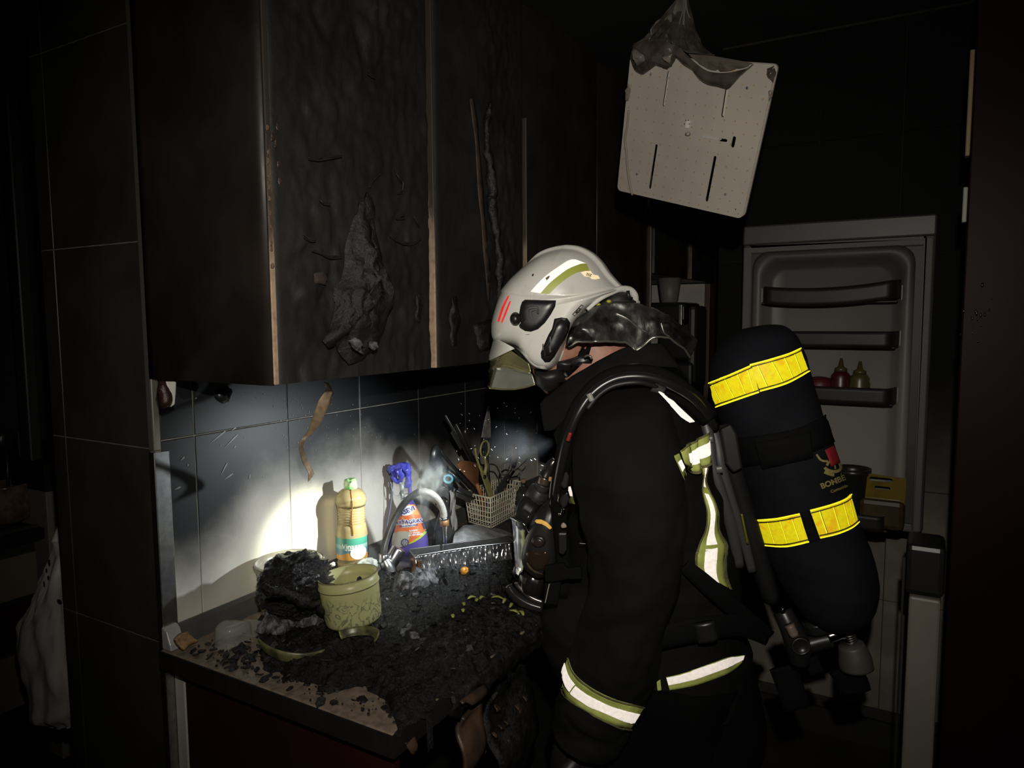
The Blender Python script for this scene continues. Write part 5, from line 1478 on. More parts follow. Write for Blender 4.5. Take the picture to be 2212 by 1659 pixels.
o = tape('back_band', BK, [(1454,985),(1458,983),(1464,980)], [(1477,1040),(1480,1030),(1482,1024)], 0, 1, M['lime'], .003)
tape('silver_strip', BK, [(1454,985),(1458,983),(1464,980)], [(1477,1040),(1480,1030),(1482,1024)], .26, .66, M['silver'], .005, o, .15, .8)
vw = lambda u, t: .003+.005*math.sin(u*17+t*2)
a = [(1507,1010),(1511,1030),(1515,1055),(1519,1080),(1519,1110),(1517,1150),(1508,1180),(1499,1196),(1498,1212),(1505,1228)]
b = [(1524,992),(1522,1030),(1529,1060),(1538,1090),(1546,1120),(1553,1150),(1559,1175),(1560,1200),(1567,1240),(1573,1272)]
o = tape('back_strip', BK, a, b, 0, 1, M['lime'], .002, wav=vw, nu=70)
tape('silver_strip', BK, a, b, .30, .72, M['silver'], .004, o, .0, .20, wav=vw)
tape('silver_strip', BK, a, b, .30, .70, M['silver'], .004, o, .26, .66, wav=vw)
tape('silver_strip', BK, a, b, .28, .68, M['silver'], .004, o, .70, 1, wav=vw)
tape('stitched_edge', BK, a, b, -.03, .05, M['lime_stitch'], .0045, o, wav=vw, nu=70); tape('stitched_edge', BK, a, b, .93, 1.02, M['lime_stitch'], .0045, o, wav=vw, nu=70)
a = [(1428,848),(1445,860),(1462,878),(1478,893),(1498,912)]; b = [(1421,850),(1436,866),(1454,886),(1470,903),(1487,914)]
tape('shoulder_piping', BK, a, b, 0, 1, M['silver'], .004)
lab(tape('chest_band', BK, [(1226,1051),(1236,1049)], [(1229,1070),(1243,1072)], 0, 1, M['silver'], .004), 'small silver and lime tape end on the chest')
tape('chest_band', BK, [(1229,1070),(1243,1072)], [(1229,1087),(1245,1088)], 0, 1, M['lime'], .004)

# ------------------------------------------------------------------ helmet
hr = tag(root('helmet', B(1222, 700, 0)), 'white firefighter helmet with lime and white tape and a gold-tinted visor', 'helmet')
Z = lambda *pts: zpts(pts, 3.95, 1000, 500)
HO = Z((880,158),(790,175),(700,207),(600,270),(500,355),(415,440),(340,545),(292,680),(266,800),(270,920),(345,962),(430,988),(490,1050),(560,1120),(620,1172),(700,1194),(760,1180),(812,1110),(860,985),(900,890),(960,785),(1060,665),(1170,580),(1260,530),(1352,492),(1318,474),(1232,385),(1160,285),(1080,213),(980,168))
seam = Z((250,500),(400,535),(560,560),(750,578),(900,574),(1000,562),(1130,535),(1240,500),(1340,484),(1500,478))
crest_ = Z((560,330),(640,246),(740,212),(840,205),(920,222),(1000,266),(1080,330),(1150,395),(1250,470),(1340,490))
def at_x(P, x):
    if x <= P[0][0]: return P[0][1]
    for a, b in zip(P, P[1:]):
        if a[0] <= x <= b[0]: return a[1]+(b[1]-a[1])*(x-a[0])/(b[0]-a[0])
    return P[-1][1]
hc = B(*Z((640, 690))[0], 0)
def hpost(p, l):
    q = p-SS*(p-C0).dot(SS)
    x, y = px(q+SS*0)
    d = (p-hc).normalized()
    s = abs((p-C0).dot(SS))
    up_ = smooth(at_x(seam, x)+1.5, at_x(seam, x)-1.5, -y*-1) if False else smooth(-1.5, 1.5, at_x(seam, x)-y)
    o = d*(.0038*up_)
    if x > crest_[0][0]-6:
        w_ = smooth(.050, .040, s) if False else 1-smooth(.040, .052, s)
        o += d*(.0075*w_*up_*smooth(crest_[0][0]-6, crest_[0][0]+30, x))
    return p+o
HE = [.62,.62,.62,.62,.62,.60,.60,.60,.60,.55,.45,.30,.20,.15,.13,.12,.12,.12,.12,.12,.13,.15,.18,.22,.38,.52,.6,.62,.62,.62]
assert len(HE) == len(HO)
HM = inflate(HO, Z((640, 690))[0], .122, 0, 9, .58, .86, 130, post=hpost, ev=HE)
t = NT('white_helmet_paint')
sm_ = t.rng(t.tex(scale=26, detail=6), .52, .72, 0, .35); sp_ = t.rng(t.tex(scale=140, detail=3), .68, .74, 0, .5)
t.set(col=t.mix(sp_, t.mix(sm_, (.68, .665, .625), (.52, .50, .46)), (.12, .11, .10)), rough=.34, coat=.12)
M['hel'] = t.m
sh = HM.build('shell', M['hel'], hr)
HB = [HM.bvh()]
def hb(name, pts, mt, h=.001, base=.0006, dens=3, par=None, cen=None, p=6, rings=6):
    return badge(HB, Z(*pts), h, rings, cen=cen and Z(cen)[0], p=p, base=base, dens=dens).build(name, mt, par or hr)
# silver and lime tape over the dome
A1, B1 = Z((578,515),(640,445),(720,370),(820,300),(905,248),(960,242)), Z((662,528),(735,445),(820,375),(900,320),(1000,280),(1050,276))
band(HB, A1, B1, 0, 1, off=.0012, nu=40, nv=8).build('silver_tape', retro('helmet_silver_tape', (.9, .88, .85), .56, .6), hr)
A2, B2 = Z((664,528),(738,446),(822,377),(902,322),(1000,282),(1052,278)), Z((738,533),(800,470),(880,405),(950,362),(1020,340),(1078,338))
band(HB, A2, B2, 0, 1, off=.0012, nu=40, nv=8).build('lime_tape', mat('helmet_lime_tape', (.42, .47, .08), .45), hr)
hb('scuff', [(705,400),(730,382),(745,380),(735,400),(715,420)], mat('scuff', (.16, .10, .08), .6), .0, .002)
hb('scuff', [(590,375),(604,362),(608,375),(597,388)], M['soot_black'], .0, .002); hb('scuff', [(530,880),(568,876),(568,880),(540,882)], M['soot_black'], .0, .001)
red = retro('red_reflective_tape', (.75, .02, .02), .56, .5)
band(HB, Z((384,556),(335,650),(299,768)), Z((402,546),(354,652),(315,770)), off=.0014, nu=20, nv=2).build('red_strip', red, hr)
band(HB, Z((400,598),(364,682),(328,778)), Z((414,592),(381,682),(342,775)), off=.0014, nu=20, nv=2).build('red_strip', red, hr)
st = hb('number_sticker', [(1003,352),(1040,340),(1085,338),(1110,370),(1150,378),(1168,405),(1130,412),(1095,408),(1080,390),(1035,385)], retro('cream_sticker', (.85, .72, .50), .56, .5), .0, .0012)
def hmap(cx, cy, rot, off):
    c, s = math.cos(rot), math.sin(rot)
    q = Z((cx, cy))[0]
    return lambda x, y: hit(HB, q[0]+(x*c+y*s), q[1]+(x*s-y*c), off)[0]
text_map('35Z', hmap(1070, 374, .30, .0022), size=7.5, bold=.2).build('lettering', M['soot_black'], st)
bd_ = hb('maker_badge', [(930,706),(1010,620),(1027,633),(950,722)], M['black_plastic'], .0, .0010)
hb('badge_face', [(936,706),(1010,627),(1021,634),(950,715)], mat('badge_silver', (.55, .54, .51), .4), .0, .0016, par=bd_)
text_map('MSA', hmap(980, 671, -.82, .0024), size=8.0, bold=.25, shear=-.1).build('lettering', M['soot_black'], bd_)
# black side plate, its knob, lamp rail
plate = hb('side_plate', [(530,582),(600,583),(700,586),(795,588),(788,640),(750,710),(700,780),(640,835),(580,856),(530,850),(485,822),(478,800),(492,780),(480,700),(490,640),(505,600)], M['black_plastic'], .006, .0005, 3, rings=8)
for k in range(3):
    q = [(555+22*k,760-20*k),(548+22*k,652+16*k),(640-4*k,640+16*k),(650-6*k,700)]
    band(HB, Z(*[(x-3, y) for x, y in q]), Z(*[(x+4, y+5) for x, y in q]), off=.0075, nu=18, nv=1).build('groove', M['dark_gray'], plate, solid=.0008)
hb('knob', zpts([(0,0)], 1, 0, 0) and [(x, y) for x, y in circ(448, 747, 47, 20, 60)], M['black_plastic'], .012, .0005, 1, p=3)
hb('rail_recess', [(780,745),(840,733),(890,740),(916,780),(905,840),(870,920),(820,1000),(780,1070),(740,1115),(700,1118),(668,1080),(664,1035),(690,970),(730,880),(760,830)], mat('recess_black', (.010, .010, .010), .3), .003, .0004, 3)
rl = hb('lamp_rail', [(835,745),(880,760),(895,800),(875,845),(830,930),(790,1010),(740,1060),(700,1065),(690,1030),(720,960),(755,880),(780,820),(800,770)], M['black_plastic'], .009, .003, 3)
for (x, y) in ((750,925),(745,1000),(690,985)): hb('rail_clip', [(x-6,y-28),(x+4,y-30),(x+6,y+26),(x-6,y+28)], mat('clip_gloss', (.12, .12, .12), .12), .002, .0115, par=rl, dens=1)
# bead round the lower edge and the brim lip over the visor
def edge_pts(P, s): return [B(x, y, s) for x, y in P]
lipn = Z((268,915),(240,1005),(222,1075),(222,1098),(240,1090),(262,1040),(300,1000),(345,972))
lipP = []
def lipf(u, v):
    al = -math.pi/2+math.pi*u
    o = pl(Z((262,905),(243,985),(221,1062),(221,1100)), v); i_ = pl(Z((420,985),(420,985),(440,1000),(440,1000)), v)
    c = math.cos(al)**.7
    x, y = i_[0]+(o[0]-i_[0])*c, i_[1]+(o[1]-i_[1])*c
    return B(x, y, .112*math.sin(al))
MB().grid(lipf, 40, 10).build('brim', M['hel'], hr, solid=.004)
EL = Z((345,968),(430,992),(490,1054),(560,1124),(620,1176),(700,1198),(760,1186),(816,1115),(866,985),(904,893),(964,790),(1064,670),(1172,586),(1262,536),(1352,496))
mb = MB()
for sg in (1, -1):
    pts = [hit(HB, x, y, .0)[0] for x, y in EL] if sg > 0 else [B(x, y, -.10) for x, y in EL]
    mb.tube(pts, .0035, 8, smooth=5)
mb.build('edge_bead', mat('edge_bead', (.46, .45, .42), .4), hr)
# rear rim loop and liner
MB().tube([B(x, y, s) for (x, y), s in zip(Z((1060,668),(1170,575),(1260,525),(1340,492),(1420,500),(1462,540),(1475,590),(1500,606)), (.10, .09, .07, .05, .03, .02, .01, 0))], [.004,.005,.006,.007,.008,.008,.007,.004], 10, smooth=5).build('rear_rim', M['hel'], hr)
inflate(Z((1100,660),(1170,600),(1250,550),(1340,515),(1420,530),(1440,570),(1480,610),(1300,640),(1180,700)), Z((1290,600))[0], .075, 0, 3, .6, .9, 16).build('inner_liner', mat('black_liner', (.02, .02, .02), .6), hr)
for x, y in ((1155,625),(1245,597)): MB().sphere(B(*Z((x, y))[0], .078), .0042, 10, 7, (1.3, 1.3, .9)).build('yellow_pad', mat('yellow_pad', (.45, .42, .05), .5), hr)
MB().tube([B(*Z((1408,505))[0], .06), B(*Z((1412,560))[0], .06), B(*Z((1440,575))[0], .055)], .004, 8).build('strap_clip', M['black_plastic'], hr)
# visor: ridged gold-tinted shield
vt = Z((340,1005),(352,1000),(400,1012),(455,1050),(510,1092),(560,1130)); vb_ = Z((216,1322),(235,1336),(330,1345),(440,1345),(530,1330),(617,1303))
def vis(u, v):
    sg = 1
    al = u*2-1                      # -1 far ear .. 0 front .. 1 near ear
    k = abs(al); sg = 1 if al >= 0 else -1
    if k < .35:
        f = k/.35
        top = pl(Z((232,1085),(262,1042),(300,1012),(345,985)), f); bot = pl(Z((216,1315),(218,1322),(222,1328),(232,1336)), f)
        s = .095*math.sin(f*math.pi/2)**.8*.86
    else:
        f = (k-.35)/.65
        top = pl(vt, f); bot = pl(vb_[1:], f)
        s = .082+.030*f
    x, y = top[0]+(bot[0]-top[0])*v, top[1]+(bot[1]-top[1])*v
    p = B(x, y, s*sg)
    mid = .46
    bulge = .006*math.exp(-((v-mid)/.05)**2)*smooth(.30, .5, k)
    return p+SS*sg*bulge+FF*.004*math.exp(-((v-mid)/.05)**2)
t = NT('gold_tinted_visor')
t.set(col=(.50, .46, .24), rough=.16, metal=.72, alpha=.80, coat=.5)
t2_ = NT('silvered_visor')
t2_.set(col=t2_.mix(t2_.rng(t2_.tex(scale=9, detail=3), .35, .7), (.60, .62, .54), (.40, .42, .36)), rough=.22, metal=.60, alpha=.92, coat=.4)
vz = MB().grid(lambda u, v: vis(u, v*.46), 80, 14).build('visor', t.m, hr, solid=.002)
MB().grid(lambda u, v: vis(.675+.325*u, .462+v*.538), 30, 14).build('visor_pane', t2_.m, vz, solid=.002)
MB().grid(lambda u, v: vis(.675*u, .462+v*.538), 50, 14).build('visor_pane', t.m, vz, solid=.002)
mb = MB().tube([vis(i/60, 1.0) for i in range(61)], .0022, 8); mb.build('visor_rim', mat('visor_edge', (.45, .42, .25), .2, metal=.7), vz)
mb = MB().tube([vis(.5+.175, k/10) for k in range(11)], .0012, 6); mb.build('visor_rib', M['dark_gray'], vz)
# aluminised neck curtain
tp_ = [(1222,742,.110),(1228,716,.108),(1246,688,.104),(1276,664,.097),(1322,652,.086),(1370,655,.072),(1410,664,.055),(1445,682,.04),(1478,706,.022),(1509,736,.0)]
bt_ = [(1227,748,.122),(1250,739,.122),(1285,737,.120),(1320,739,.112),(1352,738,.10),(1374,757,.085),(1410,731,.07),(1447,728,.055),(1475,752,.03),(1491,773,.0)]
def cur(u, v):
    sg = 1
    if u > .5: u = 1-u; sg = -1
    a, b = pl(tp_, u*2), pl(bt_, u*2)
    q = [a[i]+(b[i]-a[i])*v for i in range(3)]
    p = B(q[0], q[1], q[2]*sg)
    w_ = .014*math.sin(v*math.pi)+.013*nz(V((u*7, v*.7, sg)), 1.3, 2)*smooth(0, .2, v)+.002*nz(V((u*30, v*1.0, sg)), 1, 2)
    return p+SS*sg*w_*(.35+.65*min(1, q[2]/.05))+UP*.004*nz((u*16, v*3, sg+3), 1, 2)
CUR = MB().grid(cur, 150, 40)
t = NT('aluminised_curtain')
t.set(col=t.mix(t.rng(t.tex(scale=16, detail=5), .4, .65), (.24, .24, .225), (.06, .06, .056)), rough=t.rng(t.tex(scale=60, detail=4), .3, .7, .24, .42), metal=.92)
t.bump(t.tex(scale=70, detail=4, stretch=(1, 1, .4)), .25, .003)
cu = CUR.build('neck_curtain', t.m, hr, solid=.002)
KB = [CUR.bvh()]
mb = MB().tube([cur(i/160, 1.0) for i in range(161)], .0026, 8); mb.build('curtain_hem', mat('silver_hem', (.35, .34, .30), .3, metal=.8), cu)
for P in (Z((1300,700),(1400,745),(1480,810),(1565,860)), Z((1690,780),(1700,820),(1720,870),(1765,895))):
    MB().tube([hit(KB, x, y, .001)[0] for x, y in P], .0018, 6, smooth=5).build('curtain_seam', bpy.data.materials['silver_hem'], cu)
# chin strap and buckle
NB = [fc.bvh(), nk.bvh()]
def chin(nm, pts, mt, h): badge(NB, Z(*pts), h, 8, base=.002, dens=3, p=4).build(nm, mt, hr)
chin('chin_cup', [(615,1170),(700,1190),(800,1170),(885,1195),(905,1240),(815,1262),(795,1312),(742,1358),(690,1342),(640,1292),(622,1240)], M['black_rubber'], .016)
chin('chin_strap', [(1008,980),(1098,980),(1078,1048),(1048,1080),(1000,1150),(960,1190),(905,1240),(880,1205),(925,1150),(985,1050)], M['web'], .009)
chin('chin_buckle', [(800,1110),(900,1085),(975,1060),(1050,1040),(1095,1060),(1112,1095),(1098,1128),(1040,1110),(1000,1150),(900,1160),(830,1190),(795,1180)], M['black_plastic'], .013)
mb = MB().tube([B(*Z(q)[0], .108) for q in ((1040,1072),(1060,1058),(1085,1065),(1098,1088))], .0022, 6, smooth=3); mb.build('buckle_edge', mat('buckle_gloss', (.10, .10, .10), .1), hr)

# ------------------------------------------------------------------ breathing apparatus on the back
sr_ = tag(root('breathing_apparatus', B(1690, 1050, 0)), 'air cylinder in a black cover with yellow reflective bands, worn on the back', 'breathing apparatus')
CV = loft([(1638,704,1652,702,0,.01),(1592,716,1690,703,0,.062),(1553,748,1720,727,0,.098),(1532,800,1738,765,0,.11),(1540,860,1752,812,0,.112),(1560,920,1773,880,0,.113),(1585,985,1797,950,0,.114),(1612,1065,1824,1040,0,.114),(1637,1150,1850,1115,0,.115),(1668,1220,1882,1195,0,.113),(1695,1275,1893,1262,0,.104),(1725,1320,1880,1318,0,.082),(1755,1345,1850,1350,0,.05)], 80, 8, .95, amp=.003, fq=9, seed=8)
t = NT('navy_black_cover_cloth')
t.set(col=t.mix(t.rng(t.tex(scale=8, detail=5), .35, .7), (.006, .0061, .0088), (.0095, .0095, .013)), rough=.85, spec=.12); t.bump(t.tex(scale=800, detail=2), .25, .001)
cv = CV.build('cylinder_cover', t.m, sr_)
QB = [CV.bvh()]
blk = M['soot_black']
def yband(A, Bp, cells, nm='reflective_band'):
    o = band(QB, A, Bp, 0, 1, off=.0018, nu=60, nv=10).build(nm, M['yellow'], sr_, solid=.001)
    for v in (.10, .90): band(QB, A, Bp, v-.02, v+.02, off=.0046, nu=60, nv=1).build('stitch_line', bpy.data.materials['tape_stitch'], o)
    for v in (.02, .98): band(QB, A, Bp, v-.02, v+.02, off=.004, nu=60, nv=2).build('piping', M['yellow_rib'], o)
    for u in cells:
        band(QB, A, Bp, .12, .88, u-.012, u+.004, off=.004, nu=2, nv=10).build('cell_rib', M['yellow_rib'], o)
        band(QB, A, Bp, .12, .88, u+.004, u+.010, off=.0044, nu=1, nv=10).build('cell_gap', bpy.data.materials['tape_stitch'], o)
    return o
mat('tape_stitch', (.075, .06, .006), .6)
yband([(1525,829),(1575,810),(1624,788)], [(1549,880),(1600,862),(1640,848)], (.18, .42, .66, .86))
yband([(1620,787),(1660,776),(1700,764),(1727,752)], [(1642,846),(1690,832),(1720,818),(1746,803)], (.14, .36, .58, .78))
yband([(1634,1122),(1680,1118),(1727,1108)], [(1653,1178),(1700,1180),(1748,1170)], (.30, .55, .78))
yband([(1749,1101),(1790,1090),(1822,1078),(1836,1067)], [(1771,1162),(1810,1153),(1838,1141),(1853,1128)], (.16, .38, .60, .80))
# cloth strap round the cover, its flap
band(QB, [(1563,950),(1640,940),(1720,925),(1784,895)], [(1582,1010),(1650,1002),(1730,985),(1800,955)], off=.004, nu=60, nv=4).build('cylinder_strap', M['web'], sr_, solid=.002)
band(QB, [(1633,955),(1690,945),(1745,930)], [(1650,1012),(1700,1000),(1752,988)], off=.0075, nu=30, nv=4).build('strap_flap', M['web'], sr_, solid=.002)
band(QB, [(1728,1108),(1736,1135),(1748,1172)], [(1748,1102),(1758,1130),(1770,1164)], off=.004, nu=20, nv=3).build('vertical_strap', M['web'], sr_, solid=.002)
# stitched crest, red tag and lettering on the cover
emb = mat('yellow_embroidery', (.30, .25, .09), .7, (.22, .18, .06), 200, bump=.5, bsc=500, bd=.001)
def eb(pts, nm='crest', mt=None, h=.0, off=.0025, dens=2): return badge(QB, pts, h, 4, base=off, dens=dens).build(nm, mt or emb, sr_)
ZE = lambda *p: zpts(p, 7.2125, 1740, 930)
def stroke(P, wd, nm='crest'):
    a, b = [], []
    for i, p in enumerate(P):
        q0, q1 = P[max(0, i-1)], P[min(len(P)-1, i+1)]
        dx, dy = q1[0]-q0[0], q1[1]-q0[1]; l = math.hypot(dx, dy) or 1
        a.append((p[0]-dy/l*wd, p[1]+dx/l*wd)); b.append((p[0]+dy/l*wd, p[1]-dx/l*wd))
    band(QB, a, b, off=.0026, nu=24, nv=2).build(nm, emb, sr_)
stroke(ZE((160,370),(185,410),(220,455),(270,475),(330,480)), 2.2)
stroke(ZE((350,480),(335,510),(315,545)), 2.6)
stroke(ZE((283,575),(310,605),(370,632),(440,640),(500,625),(530,590),(525,545),(505,515)), 3.2)
stroke(ZE((280,645),(330,665),(400,690),(430,690)), 3.2)
stroke(ZE((440,545),(445,600)), 1.6)
tgm = eb(ZE((275,305),(405,235),(455,330),(515,500),(375,565),(330,440)), 'red_tag', mat('red_tag_cloth', (.22, .012, .016), .55), .003, .004)
def qmap(cx, cy, rot, off):
    c, s = math.cos(rot), math.sin(rot)
    return lambda x, y: hit(QB, cx+(x*c+y*s), cy+(x*s-y*c), off)[0]
for i in range(3): text_map(('AIRE', 'REV', 'OK')[i], qmap(1794+i*2, 970+i*7, -.3, .009), size=6).build('lettering', mat('faint_print_%d' % i, (.30, .08, .07), .6), tgm) if False else None
text_map('BOMBEROS', qmap(1812, 1036, -.36, .0028), size=17, bold=.5).build('lettering', emb, sr_)
text_map('Comunidad', qmap(1812, 1055, -.36, .0028), size=9, bold=.2).build('lettering', emb, sr_)
# backplate rails and frame
rail = mat('grey_harness_rail', (.040, .040, .041), .42)
def bar(P, rd, mt, nm, fl=.35, s=None, seg=10):
    return MB().tube([B(x, y, q) for x, y, q in P], rd, seg, flat=fl, smooth=5, nrm=SS).build(nm, mt, sr_)
bar([(1520,905,.10),(1532,945,.11),(1540,1005,.115),(1556,1060,.115),(1580,1140,.11),(1598,1225,.10)], [.010,.011,.010,.012,.012,.010], rail, 'backplate_rail', .5)
bar([(1535,915,.07),(1550,960,.075),(1558,1010,.08),(1580,1080,.08),(1605,1160,.075),(1625,1235,.07)], [.012,.012,.012,.010,.010,.009], rail, 'backplate_rail', .5)
bar([(1560,920,.03),(1572,980,.04),(1600,1080,.03),(1630,1180,.02),(1665,1290,.0)], [.022,.024,.024,.024,.02], M['black_plastic'], 'backplate', 1.6)
MB().prism([B(x, y, .095) for x, y in ((1553,925),(1578,914),(1590,935),(1602,1008),(1582,1018),(1566,1000))], SS*.018).build('strap_bracket', M['black_plastic'], sr_, smooth=False, bevel=.004)
for y, x in ((950, 1532), (1015, 1553)): bar([(x-6, y, .12), (x+8, y-2, .12)], .008, mat('rail_clip_%d' % y, (.09, .088, .085), .4), 'rail_clip', .5)
bar([(1602,1110,.10),(1608,1140,.10),(1615,1175,.09)], .0022, mat('yellow_glow_label', (.14, .12, .01), .4), 'rail_label', .6)
# diagonal waist strap, belt and buckle
bar([(1478,1222,.215),(1510,1248,.21),(1560,1292,.19),(1610,1335,.15),(1660,1375,.10)], [.014,.017,.019,.019,.016], M['web'], 'waist_strap', .2)
bar([(1400,1385,.235),(1450,1372,.238),(1520,1358,.222),(1600,1352,.17),(1660,1375,.10)], [.022,.024,.024,.022,.020], M['web'], 'waist_belt', .14)
bar([(1520,1345,.235),(1530,1385,.232)], .020, M['black_plastic'], 'belt_buckle', .35)
# shoulder straps and hoses
bar([(1534,905,.12),(1490,860,.135),(1430,822,.15),(1370,812,.158),(1310,826,.165),(1262,870,.18),(1232,930,.19),(1216,1000,.18),(1208,1080,.16),(1215,1180,.14),(1225,1290,.14)], [.020,.022,.024,.024,.024,.022,.020,.018,.018,.016,.016], M['web'], 'shoulder_strap', .40, seg=14)
hose = mat('black_hose', (.012, .012, .012), .30, spec=.6)
bar([(1545,925,.10),(1505,868,.15),(1455,833,.19),(1400,815,.205),(1345,815,.21),(1305,830,.215),(1272,858,.22),(1245,900,.225),(1226,950,.22),(1212,1010,.20),(1203,1060,.17),(1196,1090,.15)], .0092, hose, 'pressure_hose', 1.0, seg=14)
bar([(1540,905,.08),(1500,850,.11),(1450,815,.13),(1390,795,.135),(1330,800,.14),(1290,820,.15)], .0085, hose, 'gauge_hose', 1.0, seg=12)
bar([(1420,836,.20),(1380,826,.222),(1330,832,.228),(1295,852,.23),(1268,884,.232)], .0050, M['black_rubber'], 'thin_tube', 1.0)
bar([(1272,850,.235),(1279,866,.235)], .0055, mat('pale_hose_clip', (.30, .29, .27), .3), 'hose_clip', 1.0)
bar([(1404,800,.155),(1420,804,.152)], .008, M['dark_gray'], 'hose_label', .6)
bar([(1410,835,.20),(1432,848,.195)], .012, M['dark_gray'], 'hose_sleeve', .6)
bar([(1232,935,.245),(1227,952,.24)], .0035, mat('red_marker', (.30, .03, .02), .4), 'red_marker', 1.0)
# cylinder valve, reducer and gauge under the cover
cl_ = V(B(1765, 1345, 0))
def seg_(P, rd, mt, nm, seg=18): return MB().tube([B(x, y, q) for x, y, q in P], rd, seg, smooth=4).build(nm, mt, sr_)
seg_([(1762,1340,0),(1768,1362,0)], [.030,.028], M['black_plastic'], 'cylinder_neck')
seg_([(1745,1392,.0),(1775,1384,.0),(1795,1380,.0)], [.020,.019,.019], M['black_plastic'], 'reducer')
seg_([(1788,1376,.01),(1812,1368,.01),(1826,1372,.01)], [.014,.014,.010], M['chrome'], 'valve_body')
seg_([(1829,1362,.0),(1838,1388,.0)], [.011,.012], M['chrome'], 'valve_stem')
mb = MB()
for k in range(6): mb.tube([B(1830+k*1.6, 1360+k*4.6, 0), B(1830.8+k*1.6, 1362.5+k*4.6, 0)], .0125, 16)
mb.build('stem_thread', M['steel_dirty'], sr_)
seg_([(1838,1392,0),(1846,1418,0),(1850,1442,0)], [.026,.033,.035], mat('grey_handwheel', (.055, .052, .045), .5), 'handwheel', 24)
seg_([(1690,1320,.05),(1706,1352,.06),(1722,1390,.06),(1728,1430,.05)], [.02,.022,.026,.02], M['black_plastic'], 'regulator_block')
lab(seg_([(1705,1350,.088),(1716,1372,.088)], [.010,.011], mat('pinkish_tag', (.16, .11, .09), .5), 'regulator_tag', 6), 'dull pinkish tag on the regulator')
g0 = B(1730, 1396, .09)
MB().lathe([(.016, -.02), (.018, -.018), (.018, .0), (.0165, .002), (.0165, -.002), (.001, -.002)], g0, SS, 26, False).build('gauge', M['black_plastic'], sr_)
MB().lathe([(.0172, .001), (.0178, .0025), (.0164, .0025)], g0, SS, 26, False).build('gauge_ring', M['dark_gray'], sr_)
seg_([(1690,1313,.085),(1692,1322,.085)], .005, M['chrome'], 'nipple', 10)
for P, w_ in (([(1690,1440,0),(1705,1480,0),(1722,1530,0)], .03), ([(1750,1420,.02),(1765,1455,.02)], .016), ([(1820,1440,-.02),(1840,1470,-.02),(1848,1495,-.02)], .034)):
    bar([(x, y, q) for x, y, q in P], w_, M['web'], 'loose_strap', .25)

# ------------------------------------------------------------------ breathing mask and valve hanging on the chest
mr = tag(root('breathing_mask', B(1165, 1180, .05)), 'black breathing mask with a silver rim hanging at the chest', 'mask')
Q = lambda *p: zpts(p, 4.367, 1080, 950)
s0 = .10
PO = Q((470,560),(400,620),(340,690),(285,790),(240,900),(215,1000),(207,1090),(220,1170),(270,1235),(350,1290),(420,1285),(500,1240),(545,1160),(560,1000),(560,800),(560,640),(540,570))
PM = inflate(PO, Q((400, 980))[0], .045, s0, 4, .55, .9, 30)
PM.build('facepiece', mat('black_silicone', (.017, .017, .017), .36), mr)
PB = [PM.bvh()]
def pb(nm, pts, mt, h=.001, base=.0006, dens=3, p=6): return badge(PB, Q(*pts), h, 6, base=base, dens=dens, p=p).build(nm, mt, mr)
sti = retro('amber_sticker', (.60, .36, .08), .56, .5)
pb('amber_sticker', [(330,770),(345,752),(390,752),(440,775),(480,815),(488,832),(468,845),(440,820),(395,795),(350,788)], sti)
pb('speech_ring', circ(365, 960, 68, 26, 60), M['black_plastic'], .004, .0006, 1)
pb('speech_cap', circ(365, 965, 48, 24, 42), mat('brown_black_lens', (.030, .020, .017), .28), .003, .0052, 1)
pb('lens', [(250,1070),(300,1040),(380,1060),(450,1040),(470,1100),(450,1180),(400,1230),(330,1230),(270,1180)], mat('smoked_lens', (.028, .018, .012), .12), .004, .0008)
pb('lens_rim', [(262,1150),(290,1200),(340,1240),(400,1255),(400,1262),(335,1250),(280,1210),(255,1160)], mat('lens_rim_gloss', (.10, .075, .05), .15), .001, .003)
seg2 = lambda P, rd, mt, nm, seg=20, sm=4: MB().tube([B(*Q((x, y))[0], q) for x, y, q in P], rd, seg, smooth=sm).build(nm, mt, mr)
# silver visor frame at the far side of the facepiece
def vf(u, v):
    a = -1.9+2.6*u
    L = pl(Q((105,735),(118,800),(125,900),(132,1000),(138,1100),(140,1200),(135,1262)), v)
    wd = pl([(34,),(40,),(40,),(36,),(30,),(22,),(10,)], v)[0]*4.367/4
    p = B(L[0]+wd*(1-math.cos(a+.55)), L[1]+wd*.5*(1-math.cos(a+.55)), .075-.055*math.sin(a+.55))
    return p
MB().grid(vf, 30, 30).build('visor_frame', M['chrome'], mr, solid=.003)
MB().tube([vf(i/30, 0) for i in range(31)], .0030, 8).build('frame_lip', M['steel'], mr)
seg2([(180,600,.02),(240,640,.02),(330,700,.03)], [.020,.026,.020], M['black_rubber'], 'seal_top')
seg2([(160,660,.03),(230,700,.03),(300,760,.04)], [.016,.022,.018], mat('shiny_black_seal', (.02, .02, .02), .18), 'seal_fold')
seg2([(150,1290,.05),(220,1250,.05),(330,1330,.06),(420,1380,.07)], [.012,.026,.04,.03], mat('shiny_black_lower', (.012, .012, .012), .18), 'lower_seal')
MB().tube([B(*Q((x, y))[0], .085) for x, y in ((155,1345),(170,1380),(230,1440),(310,1495),(400,1530))], .0045, 10, smooth=5).build('lower_ring', mat('dark_chrome_ring', (.30, .28, .26), .25, metal=.9), mr)
MB().tube([B(*Q((x, y))[0], .075) for x, y in ((85,1375),(110,1430),(170,1490),(270,1550),(400,1590))], [.008,.011,.012,.012,.010], 14, smooth=5).build('lower_flange', mat('flange_black', (.02, .02, .02), .16), mr)
